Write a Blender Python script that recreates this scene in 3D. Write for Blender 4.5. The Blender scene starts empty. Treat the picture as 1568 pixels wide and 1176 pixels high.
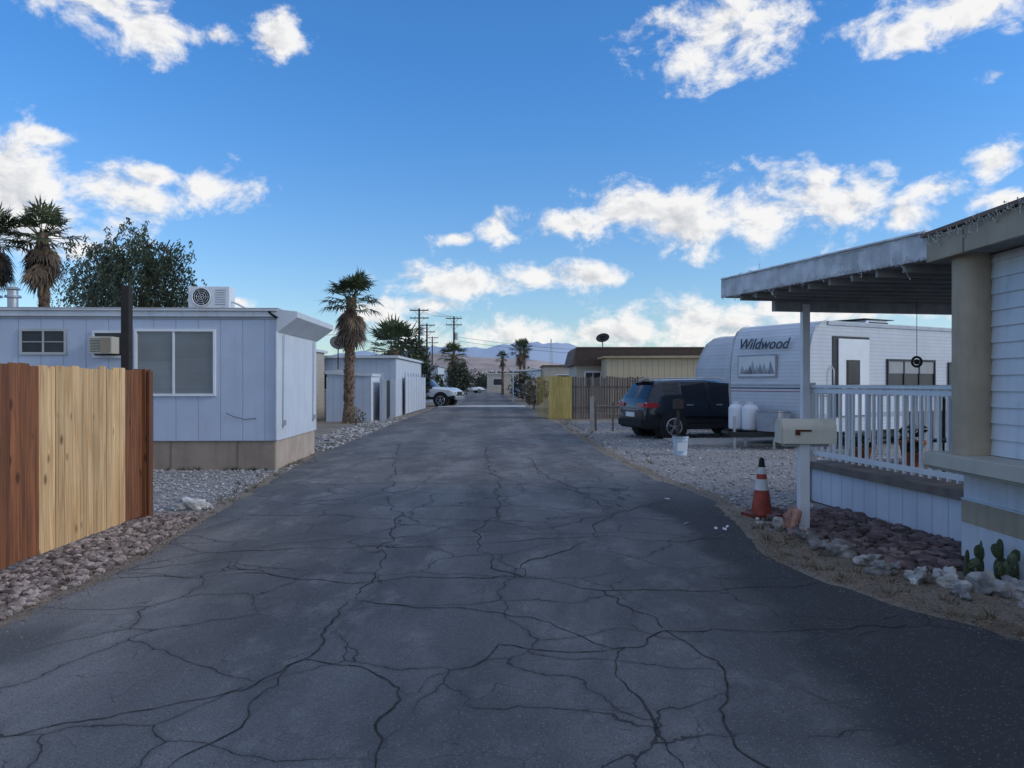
import bpy, bmesh, math, random
from mathutils import Vector, Matrix, noise
rnd = random.Random(11)
scene = bpy.context.scene
COL = scene.collection

# ------------------------------------------------------------------ nodes
class NT:
    def __init__(s, tree):
        s.t = tree; s.L = tree.links
    def n(s, typ, **kw):
        nd = s.t.nodes.new(typ)
        for k, v in kw.items(): setattr(nd, k, v)
        return nd
    def put(s, sock, val):
        if isinstance(val, bpy.types.NodeSocket): s.L.new(val, sock)
        elif val is not None: sock.default_value = val
    def m(s, op, a, b=None, c=None, clamp=False):
        nd = s.n('ShaderNodeMath', operation=op); nd.use_clamp = clamp
        for i, v in enumerate((a, b, c)):
            if v is not None: s.put(nd.inputs[i], v)
        return nd.outputs[0]
    def vm(s, op, a, b=None, c=None):
        nd = s.n('ShaderNodeVectorMath', operation=op)
        s.put(nd.inputs[0], a)
        if b is not None: s.put(nd.inputs[1], b)
        if c is not None: s.put(nd.inputs[2], c)
        return nd.outputs[1] if op in ('LENGTH', 'DOT_PRODUCT', 'DISTANCE') else nd.outputs[0]
    def mix(s, f, a, b, blend='MIX'):
        nd = s.n('ShaderNodeMix', data_type='RGBA', blend_type=blend)
        s.put(nd.inputs[0], f); s.put(nd.inputs[6], c4(a)); s.put(nd.inputs[7], c4(b))
        return nd.outputs[2]
    def noise(s, vec, scale, detail=4, rough=.55, dist=0):
        nd = s.n('ShaderNodeTexNoise')
        if vec is not None: s.L.new(vec, nd.inputs['Vector'])
        nd.inputs['Scale'].default_value = scale; nd.inputs['Detail'].default_value = detail
        nd.inputs['Roughness'].default_value = rough; nd.inputs['Distortion'].default_value = dist
        return nd.outputs[0]
    def mapping(s, vec, scale=(1, 1, 1), loc=(0, 0, 0)):
        nd = s.n('ShaderNodeMapping'); s.L.new(vec, nd.inputs[0])
        nd.inputs['Scale'].default_value = scale; nd.inputs['Location'].default_value = loc
        return nd.outputs[0]
    def rng(s, v, a, b, c=0., d=1.):
        nd = s.n('ShaderNodeMapRange'); nd.interpolation_type = 'SMOOTHSTEP'
        s.put(nd.inputs[0], v)
        for i, q in enumerate((a, b, c, d)): nd.inputs[i + 1].default_value = q
        return nd.outputs[0]
    def bump(s, h, strength=.3, dist=.01):
        nd = s.n('ShaderNodeBump'); s.L.new(h, nd.inputs['Height'])
        nd.inputs['Strength'].default_value = strength; nd.inputs['Distance'].default_value = dist
        return nd.outputs[0]

def c4(c):
    if isinstance(c, (tuple, list)): return tuple(c) + (1,) if len(c) == 3 else tuple(c)
    return c

def new_mat(name):
    m = bpy.data.materials.new(name); m.use_nodes = True
    nt = NT(m.node_tree); b = m.node_tree.nodes['Principled BSDF']
    return m, nt, b

def mat(name, col, rough=.6, metal=0., var=.12, ns=3., bump=0., bs=60., grime=0., tone=True, coat=0., spec=.4):
    m, nt, b = new_mat(name)
    tc = nt.n('ShaderNodeTexCoord').outputs['Object']
    n1 = nt.noise(tc, ns, 5)
    f = nt.rng(n1, .3, .7)
    lo = tuple(c * (1 - var) for c in col); hi = tuple(min(1, c * (1 + var)) for c in col)
    c = nt.mix(f, lo, hi)
    if grime:
        g = nt.noise(nt.mapping(tc, (6, 6, .6)), 1.4, 5, .65)
        c = nt.mix(nt.m('MULTIPLY', nt.rng(g, .48, .75), grime), c, tuple(q * .45 for q in col))
    if tone:
        at = nt.n('ShaderNodeAttribute', attribute_name='tone').outputs['Fac']
        cc = nt.n('ShaderNodeVectorMath', operation='SCALE')
        nt.L.new(c, cc.inputs[0]); nt.L.new(at, cc.inputs['Scale']); c = cc.outputs[0]
    nt.L.new(c, b.inputs['Base Color'])
    b.inputs['Roughness'].default_value = rough; b.inputs['Metallic'].default_value = metal
    b.inputs['Specular IOR Level'].default_value = spec
    b.inputs['Coat Weight'].default_value = coat; b.inputs['Coat Roughness'].default_value = .05
    if bump:
        nt.L.new(nt.bump(nt.noise(tc, bs, 4), bump, .01), b.inputs['Normal'])
    return m

def siding(name, col, axis, period, groove=.08, dark=.7, depth=.012, rough=.5, grime=.25):
    m, nt, b = new_mat(name)
    tc = nt.n('ShaderNodeTexCoord').outputs['Object']
    sx = nt.n('ShaderNodeSeparateXYZ'); nt.L.new(tc, sx.inputs[0])
    s = {'x': sx.outputs[0], 'y': sx.outputs[1], 'z': sx.outputs[2]}[axis]
    fr = nt.m('FRACT', nt.m('DIVIDE', nt.m('ADD', s, 50.), period))
    if axis == 'z':
        h = fr
        g = nt.rng(fr, 1 - groove, 1 - groove * .3)
    else:
        tri = nt.m('ABSOLUTE', nt.m('SUBTRACT', fr, .5))
        g = nt.rng(tri, groove, groove * .4)
        h = nt.m('SUBTRACT', 1., g)
    n1 = nt.noise(tc, 1.7, 5)
    c = nt.mix(nt.rng(n1, .3, .7), tuple(q * .9 for q in col), col)
    gr = nt.noise(nt.mapping(tc, (5, 5, .5)), 1.5, 6, .7)
    c = nt.mix(nt.m('MULTIPLY', nt.rng(gr, .5, .8), grime), c, tuple(q * .5 for q in col))
    c = nt.mix(g, c, tuple(q * dark for q in col))
    nt.L.new(c, b.inputs['Base Color']); b.inputs['Roughness'].default_value = rough
    nt.L.new(nt.bump(h, .6, depth), b.inputs['Normal'])
    return m

def wood(name, col, dark, grain=1.0, rough=.75, knots=True):
    m, nt, b = new_mat(name)
    tc = nt.n('ShaderNodeTexCoord').outputs['Object']
    at = nt.n('ShaderNodeAttribute', attribute_name='tone').outputs['Fac']
    cmb = nt.n('ShaderNodeCombineXYZ'); nt.L.new(nt.m('MULTIPLY', at, 37.), cmb.inputs[2])
    off = nt.vm('ADD', tc, cmb.outputs[0])
    g = nt.noise(nt.mapping(off, (28, 28, 1.3)), 1., 5, .6, .6)
    c = nt.mix(nt.rng(g, .35, .68), col, dark)
    big = nt.noise(off, 1.6, 4)
    c = nt.mix(nt.m('MULTIPLY', nt.rng(big, .45, .75), .35), c, tuple(q * .6 for q in col))
    if knots:
        v = nt.n('ShaderNodeTexVoronoi'); nt.L.new(nt.mapping(off, (1, 1, .55)), v.inputs['Vector']); v.inputs['Scale'].default_value = 5.2
        k = nt.rng(v.outputs['Distance'], .2, .07)
        c = nt.mix(nt.m('MULTIPLY', k, .85), c, tuple(q * .35 for q in dark))
    sc = nt.n('ShaderNodeVectorMath', operation='SCALE'); nt.L.new(c, sc.inputs[0]); nt.L.new(at, sc.inputs['Scale'])
    nt.L.new(sc.outputs[0], b.inputs['Base Color']); b.inputs['Roughness'].default_value = rough
    nt.L.new(nt.bump(g, .5, .006), b.inputs['Normal'])
    return m

# ------------------------------------------------------------------ builder
def ico(sub):
    bm = bmesh.new(); bmesh.ops.create_icosphere(bm, subdivisions=sub, radius=1)
    v = [tuple(x.co) for x in bm.verts]; f = [tuple(q.index for q in fc.verts) for fc in bm.faces]
    bm.free(); return v, f
ICO = {1: ico(1), 2: ico(2), 3: ico(3)}

class B:
    def __init__(s):
        s.v = []; s.f = []; s.mi = []; s.sm = []; s.t = []; s.mats = []; s.M = None
    def add(s, vs, fs, mt, tone=1., smooth=False):
        o = len(s.v)
        if s.M is not None: vs = [tuple(s.M @ Vector(p)) for p in vs]
        s.v.extend(vs)
        if isinstance(tone, list): s.t.extend(tone)
        else: s.t.extend([tone] * len(vs))
        if mt not in s.mats: s.mats.append(mt)
        k = s.mats.index(mt)
        for f in fs:
            s.f.append(tuple(i + o for i in f)); s.mi.append(k); s.sm.append(smooth)
        return s
    def box(s, x0, x1, y0, y1, z0, z1, mt, tone=1.):
        vs = [(x0, y0, z0), (x1, y0, z0), (x1, y1, z0), (x0, y1, z0), (x0, y0, z1), (x1, y0, z1), (x1, y1, z1), (x0, y1, z1)]
        return s.add(vs, [(3, 2, 1, 0), (4, 5, 6, 7), (0, 1, 5, 4), (1, 2, 6, 5), (2, 3, 7, 6), (3, 0, 4, 7)], mt, tone)
    def beam(s, p0, p1, w, h, mt, tone=1.):
        p0 = Vector(p0); p1 = Vector(p1); d = (p1 - p0).normalized()
        up = Vector((0, 0, 1)) if abs(d.z) < .95 else Vector((1, 0, 0))
        sd = d.cross(up).normalized(); up = sd.cross(d)
        vs = []
        for p in (p0, p1):
            for a, b_ in ((-1, -1), (1, -1), (1, 1), (-1, 1)):
                vs.append(tuple(p + sd * a * w / 2 + up * b_ * h / 2))
        return s.add(vs, [(0, 1, 2, 3), (7, 6, 5, 4), (0, 4, 5, 1), (1, 5, 6, 2), (2, 6, 7, 3), (3, 7, 4, 0)], mt, tone)
    def tube(s, pts, rad, mt, n=8, tone=1., caps=True, smooth=True):
        pts = [Vector(p) for p in pts]
        if not isinstance(rad, (list, tuple)): rad = [rad] * len(pts)
        vs = []; fs = []
        for i, p in enumerate(pts):
            a = pts[max(0, i - 1)]; b_ = pts[min(len(pts) - 1, i + 1)]
            d = (b_ - a).normalized()
            ref = Vector((1, 0, 0)) if abs(d.x) < .8 else Vector((0, 1, 0))
            u = d.cross(ref).normalized(); w = d.cross(u)
            for k in range(n):
                t = 2 * math.pi * k / n
                vs.append(tuple(p + (u * math.cos(t) + w * math.sin(t)) * rad[i]))
        for i in range(len(pts) - 1):
            for k in range(n):
                k2 = (k + 1) % n
                fs.append((i * n + k, i * n + k2, (i + 1) * n + k2, (i + 1) * n + k))
        s.add(vs, fs, mt, tone, smooth)
        if caps:
            m_ = len(pts) - 1
            s.add(vs[:n], [tuple(range(n))[::-1]], mt, tone); s.add(vs[m_ * n:], [tuple(range(n))], mt, tone)
        return s
    def cyl(s, p0, p1, r0, mt, r1=None, n=16, tone=1.): return s.tube([p0, p1], [r0, r0 if r1 is None else r1], mt, n, tone)
    def extrude(s, poly, axis, a0, a1, mt, tone=1., smooth=False):
        def P(a, p, q): return {'x': (a, p, q), 'y': (p, a, q), 'z': (p, q, a)}[axis]
        n = len(poly)
        vs = [P(a0, *p) for p in poly] + [P(a1, *p) for p in poly]
        s.add(vs, [(i, (i + 1) % n, (i + 1) % n + n, i + n) for i in range(n)], mt, tone, smooth)
        s.add(vs[:n], [tuple(range(n))], mt, tone); s.add(vs[n:], [tuple(range(n))[::-1]], mt, tone)
        return s
    def rock(s, c, r, mt, tone=1., sub=1, jag=.25, smooth=False, rot=None):
        V, F = ICO[sub]
        a = rnd.uniform(0, 6.28) if rot is None else rot
        ca, sa = math.cos(a), math.sin(a); sd = rnd.uniform(0, 100)
        vs = []
        for x, y, z in V:
            if sub == 1: k = 1 + jag * rnd.uniform(-1, 1)
            else: k = 1 + jag * (noise.noise(Vector((x * 1.3 + sd, y * 1.3, z * 1.3 + sd))) * 2 + .7 * noise.noise(Vector((x * 4 + sd, y * 4, z * 4))))
            x_, y_, z_ = x * r[0] * k, y * r[1] * k, z * r[2] * k
            vs.append((c[0] + x_ * ca - y_ * sa, c[1] + x_ * sa + y_ * ca, c[2] + z_))
        return s.add(vs, F, mt, tone, smooth)
    def done(s, name, parent=None, loc=(0, 0, 0), rz=0., bevel=0., sharp=None):
        me = bpy.data.meshes.new(name); me.from_pydata(s.v, [], s.f)
        for m_ in s.mats: me.materials.append(m_)
        me.polygons.foreach_set('material_index', s.mi)
        me.polygons.foreach_set('use_smooth', s.sm)
        a = me.attributes.new('tone', 'FLOAT', 'POINT'); a.data.foreach_set('value', s.t)
        me.update()
        if sharp: me.set_sharp_from_angle(angle=math.radians(sharp))
        ob = bpy.data.objects.new(name, me); COL.objects.link(ob)
        ob.location = loc; ob.rotation_euler[2] = rz
        if parent: ob.parent = parent
        if bevel:
            bv = ob.modifiers.new('bevel', 'BEVEL'); bv.width = bevel; bv.segments = 2; bv.limit_method = 'ANGLE'; bv.angle_limit = .6
        return ob

def empty(name, loc=(0, 0, 0), rz=0.):
    e = bpy.data.objects.new(name, None); COL.objects.link(e); e.location = loc; e.rotation_euler[2] = rz; return e

# ------------------------------------------------------------------ materials
white = mat('white_paint', (.62, .65, .69), .5, var=.06, ns=2, grime=.3)
white_clean = mat('white_clean', (.74, .76, .79), .4, var=.04)
cream = mat('cream_paint', (.64, .6, .5), .5, var=.06, grime=.2)
beige = mat('beige_paint', (.44, .36, .26), .6, var=.1, grime=.3)
beige_skirt = mat('beige_skirt', (.3, .235, .185), .8, var=.12, ns=2, grime=.3, bump=.3, bs=20)
tan_wall = mat('tan_wall', (.5, .4, .24), .7, grime=.2)
brown_roof = mat('brown_roof', (.13, .09, .075), .8, ns=4, bump=.3)
grey_roof = mat('grey_roof', (.32, .32, .33), .8, ns=2, grime=.3)
dark_metal = mat('dark_metal', (.03, .03, .032), .5, .3)
black_rub = mat('black_rubber', (.015, .015, .016), .75)
glass = mat('window_glass', (.012, .014, .018), .08, var=.3, ns=1, spec=.45)
tint_glass = mat('tinted_window', (.045, .05, .058), .3, var=.3, ns=1, spec=.25)
blind = mat('window_blind', (.22, .24, .25), .35, var=.1, ns=1, coat=.6)
galv = mat('galvanised', (.45, .46, .47), .4, .8, bump=.2)
redwood = wood('redwood_board', (.34, .125, .045), (.17, .06, .025))
pine = wood('pine_board', (.76, .5, .25), (.5, .28, .11))
dark_post = mat('dark_post', (.035, .028, .026), .8, ns=6, bump=.4)
grey_wood = wood('grey_fence_wood', (.2, .165, .14), (.11, .09, .08), knots=False)
yellow_wood = wood('yellow_fence_wood', (.55, .43, .13), (.4, .3, .08), knots=False)
fascia = mat('weathered_fascia', (.56, .57, .6), .7, ns=5, var=.2, grime=.5, bump=.3)
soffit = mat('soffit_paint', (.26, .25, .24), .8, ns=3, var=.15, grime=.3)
bark = mat('bark', (.13, .09, .06), .95, ns=8, var=.4, bump=.8, bs=25)
palm_bark = mat('palm_bark', (.18, .12, .08), .95, ns=14, var=.5, bump=1., bs=30)
stoneR = mat('reddish_stone', (.27, .215, .19), .85, ns=9, var=.4, bump=.5)
stoneD = mat('dark_red_stone', (.14, .1, .095), .85, ns=9, var=.4, bump=.5)
stoneW = mat('white_stone', (.33, .315, .3), .85, ns=7, var=.45, bump=1., bs=25)
stoneG = mat('gravel_stone', (.37, .355, .345), .85, ns=9, var=.3)
stoneS = mat('loose_stone', (.24, .22, .2), .9, ns=9, var=.3)
litter = mat('leaf_litter', (.23, .155, .09), .9, ns=5, var=.4)
concrete = mat('concrete', (.36, .34, .31), .85, ns=5, var=.15, bump=.4)
side_v = siding('white_side_shaded', (.47, .535, .66), 'x', .4, .03, .72, .01)  # white long wall; its bluish skylit shade is put into the colour
side_end = siding('white_end_ribs', (.7, .74, .79), 'y', .115, .12, .72, .012)
side_h = siding('white_lap_siding', (.64, .67, .72), 'z', .09, .25, .75, .012)
side_h2 = siding('grey_lap_siding', (.5, .52, .56), 'z', .12, .2, .75, .012)
beige_h = siding('beige_lap_siding', (.5, .45, .37), 'z', .2, .12, .7, .012)
tan_v = siding('tan_ribbed_siding', (.55, .45, .3), 'x', .3, .1, .7, .012)
shed_v = siding('shed_panels', (.5, .56, .66), 'x', .3, .05, .72, .01)  # white panels with the blue of their shaded fronts mixed into the base colour
end_y = siding('end_panels', (.62, .66, .72), 'y', .6, .04, .6, .012)
skirt_v = siding('skirting_panels', (.6, .65, .74), 'y', .24, .03, .6, .01)

def leafmat(name, a, b_):
    m, nt, b = new_mat(name)
    tc = nt.n('ShaderNodeTexCoord').outputs['Object']
    c = nt.mix(nt.rng(nt.noise(tc, 2.2, 3), .35, .65), a, b_)
    at = nt.n('ShaderNodeAttribute', attribute_name='tone').outputs['Fac']
    sc = nt.n('ShaderNodeVectorMath', operation='SCALE'); nt.L.new(c, sc.inputs[0]); nt.L.new(at, sc.inputs['Scale'])
    nt.L.new(sc.outputs[0], b.inputs['Base Color']); b.inputs['Roughness'].default_value = .6
    return m
palm_leaf = leafmat('palm_leaf', (.035, .052, .02), (.065, .085, .032))
palm_dead = leafmat('palm_dead', (.15, .1, .055), (.09, .062, .04))
tree_leaf = leafmat('tree_leaf', (.035, .052, .028), (.07, .085, .042))
bush_leaf = leafmat('bush_leaf', (.03, .042, .022), (.055, .066, .032))
dry_leaf = leafmat('dry_leaf', (.2, .15, .09), (.13, .11, .065))
cactus_m = mat('cactus_skin', (.075, .1, .05), .6, ns=12, var=.3, bump=.3)

def ground_material(name, a, b_, gscale, gcol, amt):
    m, nt, b = new_mat(name)
    tc = nt.n('ShaderNodeTexCoord').outputs['Object']
    c = nt.mix(nt.rng(nt.noise(tc, .7, 8, .6), .35, .65), a, b_)
    v = nt.n('ShaderNodeTexVoronoi'); nt.L.new(tc, v.inputs['Vector']); v.inputs['Scale'].default_value = gscale
    cell = nt.n('ShaderNodeSeparateXYZ'); nt.L.new(v.outputs['Color'], cell.inputs[0])
    gc = nt.mix(cell.outputs[0], tuple(q * .45 for q in gcol), tuple(min(1, q * 1.35) for q in gcol))
    mask = nt.m('MULTIPLY', nt.rng(cell.outputs[1], 1 - amt - .05, 1 - amt + .05), nt.rng(v.outputs['Distance'], .5, .3))
    c = nt.mix(mask, c, gc)
    nt.L.new(c, b.inputs['Base Color']); b.inputs['Roughness'].default_value = .95
    h = nt.m('ADD', nt.m('MULTIPLY', nt.m('SUBTRACT', 1., v.outputs['Distance']), mask), nt.noise(tc, 20, 5))
    nt.L.new(nt.bump(h, .8, .03), b.inputs['Normal'])
    return m
dirt = ground_material('desert_dirt', (.28, .235, .18), (.22, .18, .135), 30, (.33, .29, .25), .35)
gravelL = ground_material('gravel_bed', (.24, .22, .205), (.32, .3, .28), 24, (.38, .365, .35), .85)
verge_m = ground_material('verge_dirt', (.2, .16, .12), (.3, .25, .19), 45, (.32, .285, .24), .3)

def asphalt():
    m, nt, b = new_mat('cracked_asphalt')
    tc = nt.n('ShaderNodeTexCoord').outputs['Object']
    sx = nt.n('ShaderNodeSeparateXYZ'); nt.L.new(tc, sx.inputs[0]); X, Y = sx.outputs[0], sx.outputs[1]
    big = nt.noise(nt.mapping(tc, (1, .35, 1)), .8, 6, .62, .5)
    mid = nt.noise(nt.mapping(tc, (1.6, .9, 1)), 1.3, 6, .7)
    c = nt.mix(nt.rng(big, .38, .62), (.125, .125, .126), (.23, .227, .222))
    c = nt.mix(nt.m('MULTIPLY', nt.rng(mid, .48, .7), .65), c, (.32, .31, .3))
    sn = nt.m('SINE', nt.m('MULTIPLY', nt.m('ADD', X, nt.m('ADD', nt.m('MULTIPLY', Y, .033), nt.m('MULTIPLY', mid, .8))), 3.6))
    c = nt.mix(nt.m('MULTIPLY', nt.rng(sn, 0., 1.), .4), c, (.095, .096, .098))
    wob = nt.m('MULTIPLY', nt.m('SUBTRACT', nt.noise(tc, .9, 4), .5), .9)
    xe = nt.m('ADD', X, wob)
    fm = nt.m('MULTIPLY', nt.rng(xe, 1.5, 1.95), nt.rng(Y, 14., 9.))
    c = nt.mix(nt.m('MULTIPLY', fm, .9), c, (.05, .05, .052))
    v = nt.n('ShaderNodeTexVoronoi'); nt.L.new(tc, v.inputs['Vector']); v.inputs['Scale'].default_value = 75
    cs = nt.n('ShaderNodeSeparateXYZ'); nt.L.new(v.outputs['Color'], cs.inputs[0])
    sp = nt.m('MULTIPLY', nt.rng(cs.outputs[0], .7, .95), nt.rng(v.outputs['Distance'], .5, .2))
    c = nt.mix(nt.m('MULTIPLY', sp, .5), c, (.42, .4, .38))
    fine = nt.noise(tc, 110, 3, .7)
    c = nt.mix(nt.m('MULTIPLY', nt.rng(fine, .52, .38), .5), c, (.05, .05, .05))
    nn = nt.n('ShaderNodeTexNoise'); nt.L.new(tc, nn.inputs['Vector']); nn.inputs['Scale'].default_value = 1.8; nn.inputs['Detail'].default_value = 6
    off = nt.n('ShaderNodeVectorMath', operation='SCALE'); nt.L.new(nn.outputs[1], off.inputs[0]); off.inputs['Scale'].default_value = .45
    dv = nt.vm('ADD', tc, off.outputs[0])
    v2 = nt.n('ShaderNodeTexVoronoi', feature='DISTANCE_TO_EDGE'); nt.L.new(dv, v2.inputs['Vector']); v2.inputs['Scale'].default_value = 1.05
    cr = nt.m('MULTIPLY', nt.rng(v2.outputs['Distance'], .0065, .002), nt.rng(big, .38, .52))
    v3 = nt.n('ShaderNodeTexVoronoi', feature='DISTANCE_TO_EDGE'); nt.L.new(dv, v3.inputs['Vector']); v3.inputs['Scale'].default_value = 2.6
    cr3 = nt.m('MULTIPLY', nt.rng(v3.outputs['Distance'], .009, .003), nt.rng(mid, .5, .58))
    cr = nt.m('MAXIMUM', cr, nt.m('MULTIPLY', cr3, .6))
    halo = nt.m('MULTIPLY', nt.rng(v2.outputs['Distance'], .05, .01), nt.rng(big, .36, .5))
    c = nt.mix(nt.m('MULTIPLY', halo, .22), c, (.07, .07, .07))
    c = nt.mix(nt.m('MULTIPLY', cr, .8), c, (.035, .034, .033))
    nt.L.new(c, b.inputs['Base Color'])
    nt.L.new(nt.rng(big, .3, .7, .8, .93), b.inputs['Roughness'])
    b.inputs['Specular IOR Level'].default_value = .3
    h = nt.m('SUBTRACT', nt.m('ADD', fine, nt.m('MULTIPLY', v.outputs['Distance'], -.7)), nt.m('MULTIPLY', cr, 2.))
    nt.L.new(nt.bump(h, .7, .009), b.inputs['Normal'])
    return m
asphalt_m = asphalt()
crack_m = mat('crack_fill', (.045, .043, .04), .95, var=.5, ns=14)

# ------------------------------------------------------------------ ground, road
def lerp_tab(tab, y):
    if y <= tab[0][0]: return tab[0][1]
    for (a, p), (b_, q) in zip(tab, tab[1:]):
        if y <= b_: return p + (q - p) * (y - a) / (b_ - a)
    return tab[-1][1]
LEFT = [(-6, -3.3), (5, -3.31), (6.64, -3.3), (10.5, -3.7), (16.5, -4.27), (30, -4.6), (45, -4.8), (90, -6.2), (230, -11)]
RIGHT = [(-6, 4.6), (3.6, 4.0), (4.72, 3.14), (5.48, 2.73), (6.83, 2.3), (8.8, 2.55), (10.8, 2.7), (12.65, 2.35), (14.6, 2.18), (20, 1.97), (29.5, 1.78), (42.8, 1.2), (78, -.3), (230, -5.6)]
g = B(); g.add([(-9000, -3000, 0), (9000, -3000, 0), (9000, 14000, 0), (-9000, 14000, 0)], [(0, 1, 2, 3)], dirt); g.done('ground')

def strip(name, lf, rf, y0, y1, z, mt, step=.12, jit=.05, seed=0):
    b = B(); vs = []; y = y0
    while y < y1:
        j1 = noise.noise(Vector((y * 1.7, seed, 0))) * jit * 2 + noise.noise(Vector((y * 7, seed, 3))) * jit
        j2 = noise.noise(Vector((y * 1.7, seed, 9))) * jit * 2 + noise.noise(Vector((y * 7, seed, 5))) * jit
        vs.append((lf(y) + j1, y, z)); vs.append((rf(y) + j2, y, z)); y += step * (1 if y < 40 else 8)
    fs = [(2 * i, 2 * i + 1, 2 * i + 3, 2 * i + 2) for i in range(len(vs) // 2 - 1)]
    b.add(vs, fs, mt); return b.done(name)
L_ = lambda y: lerp_tab(LEFT, y); R_ = lambda y: lerp_tab(RIGHT, y)
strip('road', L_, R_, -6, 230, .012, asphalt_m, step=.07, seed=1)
strip('road_verge', lambda y: L_(y) - .28, lambda y: R_(y) + .32, -6, 120, .008, verge_m, jit=.13, seed=4)
strip('gravel_yard', lambda y: -13, lambda y: L_(y) + .3, 3, 17, .004, gravelL, seed=6)
strip('gravel_driveway', lambda y: R_(y) - .3, lambda y: 17, 8.3, 32, .004, gravelL, seed=7)

CR = [
 [(-3.28, 6.24), (-2.07, 6.37), (-1.27, 6.14), (-.5, 6.3), (.08, 6.26), (.73, 5.9), (1.78, 5.9), (2.5, 6.1)],
 [(-2.9, 20), (-2.2, 14.1), (-1.73, 10.8), (-1.32, 8.8), (-1.14, 6.41), (-1.18, 4.72), (-1.23, 4.2), (-1.26, 3.67), (-1.4, 3.0)],
 [(-2.6, 3.3), (-2.28, 3.43), (-1.85, 3.74), (-1.36, 3.98), (-1.2, 4.42), (-.81, 4.24), (-.63, 4.02), (-.56, 3.6), (-.55, 3.0)],
 [(-.6, 3.9), (-.23, 4.24), (-.07, 4.64), (.6, 4.57), (.98, 4.9), (1.65, 4.9), (2.7, 5.0)],
 [(.98, 4.9), (1.12, 4.44), (1.09, 4.06), (.98, 3.78), (1.0, 3.6), (1.04, 3.34), (1.1, 2.9)],
 [(.73, 5.9), (.8, 5.48), (.95, 5.18), (.98, 4.9)],
 [(.62, 4.57), (.62, 4.15), (.65, 3.8), (.67, 3.4), (.75, 2.9)],
 [(.08, 6.26), (-.14, 6.64), (-.3, 7.14), (-.29, 8.8), (-.12, 10.2), (-.2, 12.2), (-.5, 15), (-.7, 20)],
 [(.08, 6.26), (.09, 6.64), (.76, 7.7), (1.22, 9.24), (1.7, 9.97), (2.3, 10.6)],
 [(-2.75, 7.14), (-1.9, 7.4), (-1.2, 7.45), (-.31, 7.57), (.78, 7.9), (1.74, 7.7), (2.2, 7.9)],
 [(-3.2, 9.24), (-1.43, 9.15), (-.25, 8.8), (.33, 8.34), (1.2, 9.2)],
 [(-3.66, 11.86), (-1.9, 12.1), (-.25, 12.2), (.74, 11.5), (1.5, 10.5)],
 [(-3.8, 16.8), (-1.8, 15.8), (-.06, 16.5), (1.8, 18.1)],
 [(-4.1, 22), (-2, 23), (0, 22.5), (1.8, 23.5)], [(-4.3, 29), (-1, 28), (1.7, 29.5)],
 [(-3.28, 6.5), (-2.6, 6.9), (-2.1, 6.37)], [(-2.9, 13.6), (-1.3, 13.8), (.2, 13.4), (1.9, 14.2)],
 [(.6, 4.57), (.1, 5.2), (-.5, 5.4), (-1.15, 5.6)], [(1.2, 9.2), (1.0, 11.5), (.5, 13.4), (.4, 16.3)],
]
cb = B()
for ci, cl in enumerate(CR):
    pts = []
    for (x0, y0), (x1, y1) in zip(cl, cl[1:]):
        L = math.hypot(x1 - x0, y1 - y0); k = max(2, int(L / .035))
        for i in range(k):
            t = i / k; x = x0 + (x1 - x0) * t; y = y0 + (y1 - y0) * t
            pts.append((x + noise.noise(Vector((x * 2.5, y * 2.5, 1))) * .14 + noise.noise(Vector((x * 8, y * 8, 1))) * .035,
                        y + noise.noise(Vector((x * 2.5, y * 2.5, 7))) * .14 + noise.noise(Vector((x * 8, y * 8, 8))) * .035))
    vs = []
    for i, p in enumerate(pts):
        a = pts[max(0, i - 1)]; b_ = pts[min(len(pts) - 1, i + 1)]
        dx, dy = b_[0] - a[0], b_[1] - a[1]; l = math.hypot(dx, dy) or 1
        w = max(.0008, .0022 + .005 * noise.noise(Vector((p[0] * 1.5, p[1] * 1.5, 4 + ci))) + rnd.uniform(-.0014, .0024) + p[1] * .00035)
        vs += [(p[0] - dy / l * w, p[1] + dx / l * w, .016), (p[0] + dy / l * w, p[1] - dx / l * w, .016)]
    cb.add(vs, [(2 * i, 2 * i + 1, 2 * i + 3, 2 * i + 2) for i in range(len(pts) - 1)], crack_m)
cb.done('road_cracks')
sb = B(); sb.extrude([(50.6, .013), (51, .05), (51.8, .07), (52.6, .05), (53, .013)], 'x', -4.9, .9, mat('speed_bump_paint', (.5, .5, .48), .7)); sb.done('speed_bump')

def scatter(name, n, area, sz, mt, flat=.6, sub=1, z=.01, tone=(.6, 1.4)):
    b = B()
    for _ in range(n):
        p = area()
        if p is None: continue
        s = rnd.uniform(*sz)
        b.rock((p[0], p[1], z + s * flat * .35), (s, s * rnd.uniform(.6, 1), s * flat * rnd.uniform(.7, 1.1)), mt, rnd.uniform(*tone), sub)
    return b.done(name)
def aL():
    y = rnd.uniform(4, 9.3); x = rnd.uniform(-4.3, L_(y) - .12); return x, y
scatter('stone_bed', 2400, aL, (.018, .052), stoneR, tone=(.35, 1.6))
def aL2():
    y = 9 + 5.2 * rnd.random() ** 1; x = rnd.uniform(-8.5, L_(y) - .15); return x, y
scatter('gravel_stones', 4200, aL2, (.010, .028), stoneG)
def aL3():
    y = rnd.uniform(14, 34); x = L_(y) - rnd.random() * 1.3; return (x, y) if y > 17.6 or x > -4.2 else None
scatter('roadside_stones', 900, aL3, (.02, .07), stoneG)
def aR():
    y = 8.6 + 22 * rnd.random() ** 1.5; x = R_(y) + .2 + rnd.random() * 7
    if y < 11.0 and x > 3.9: return None
    return x, y
scatter('driveway_stones', 9000, aR, (.010, .03), stoneG, tone=(.5, 1.6))
def aE():
    y = 3.5 + 16 * rnd.random() ** 1.5
    return (L_(y) + rnd.gauss(-.02, .09), y) if rnd.random() < .5 else (R_(y) + rnd.gauss(.08, .1), y)
scatter('loose_gravel', 2400, aE, (.003, .009), stoneS, z=.012, tone=(.5, 1.4))
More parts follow.
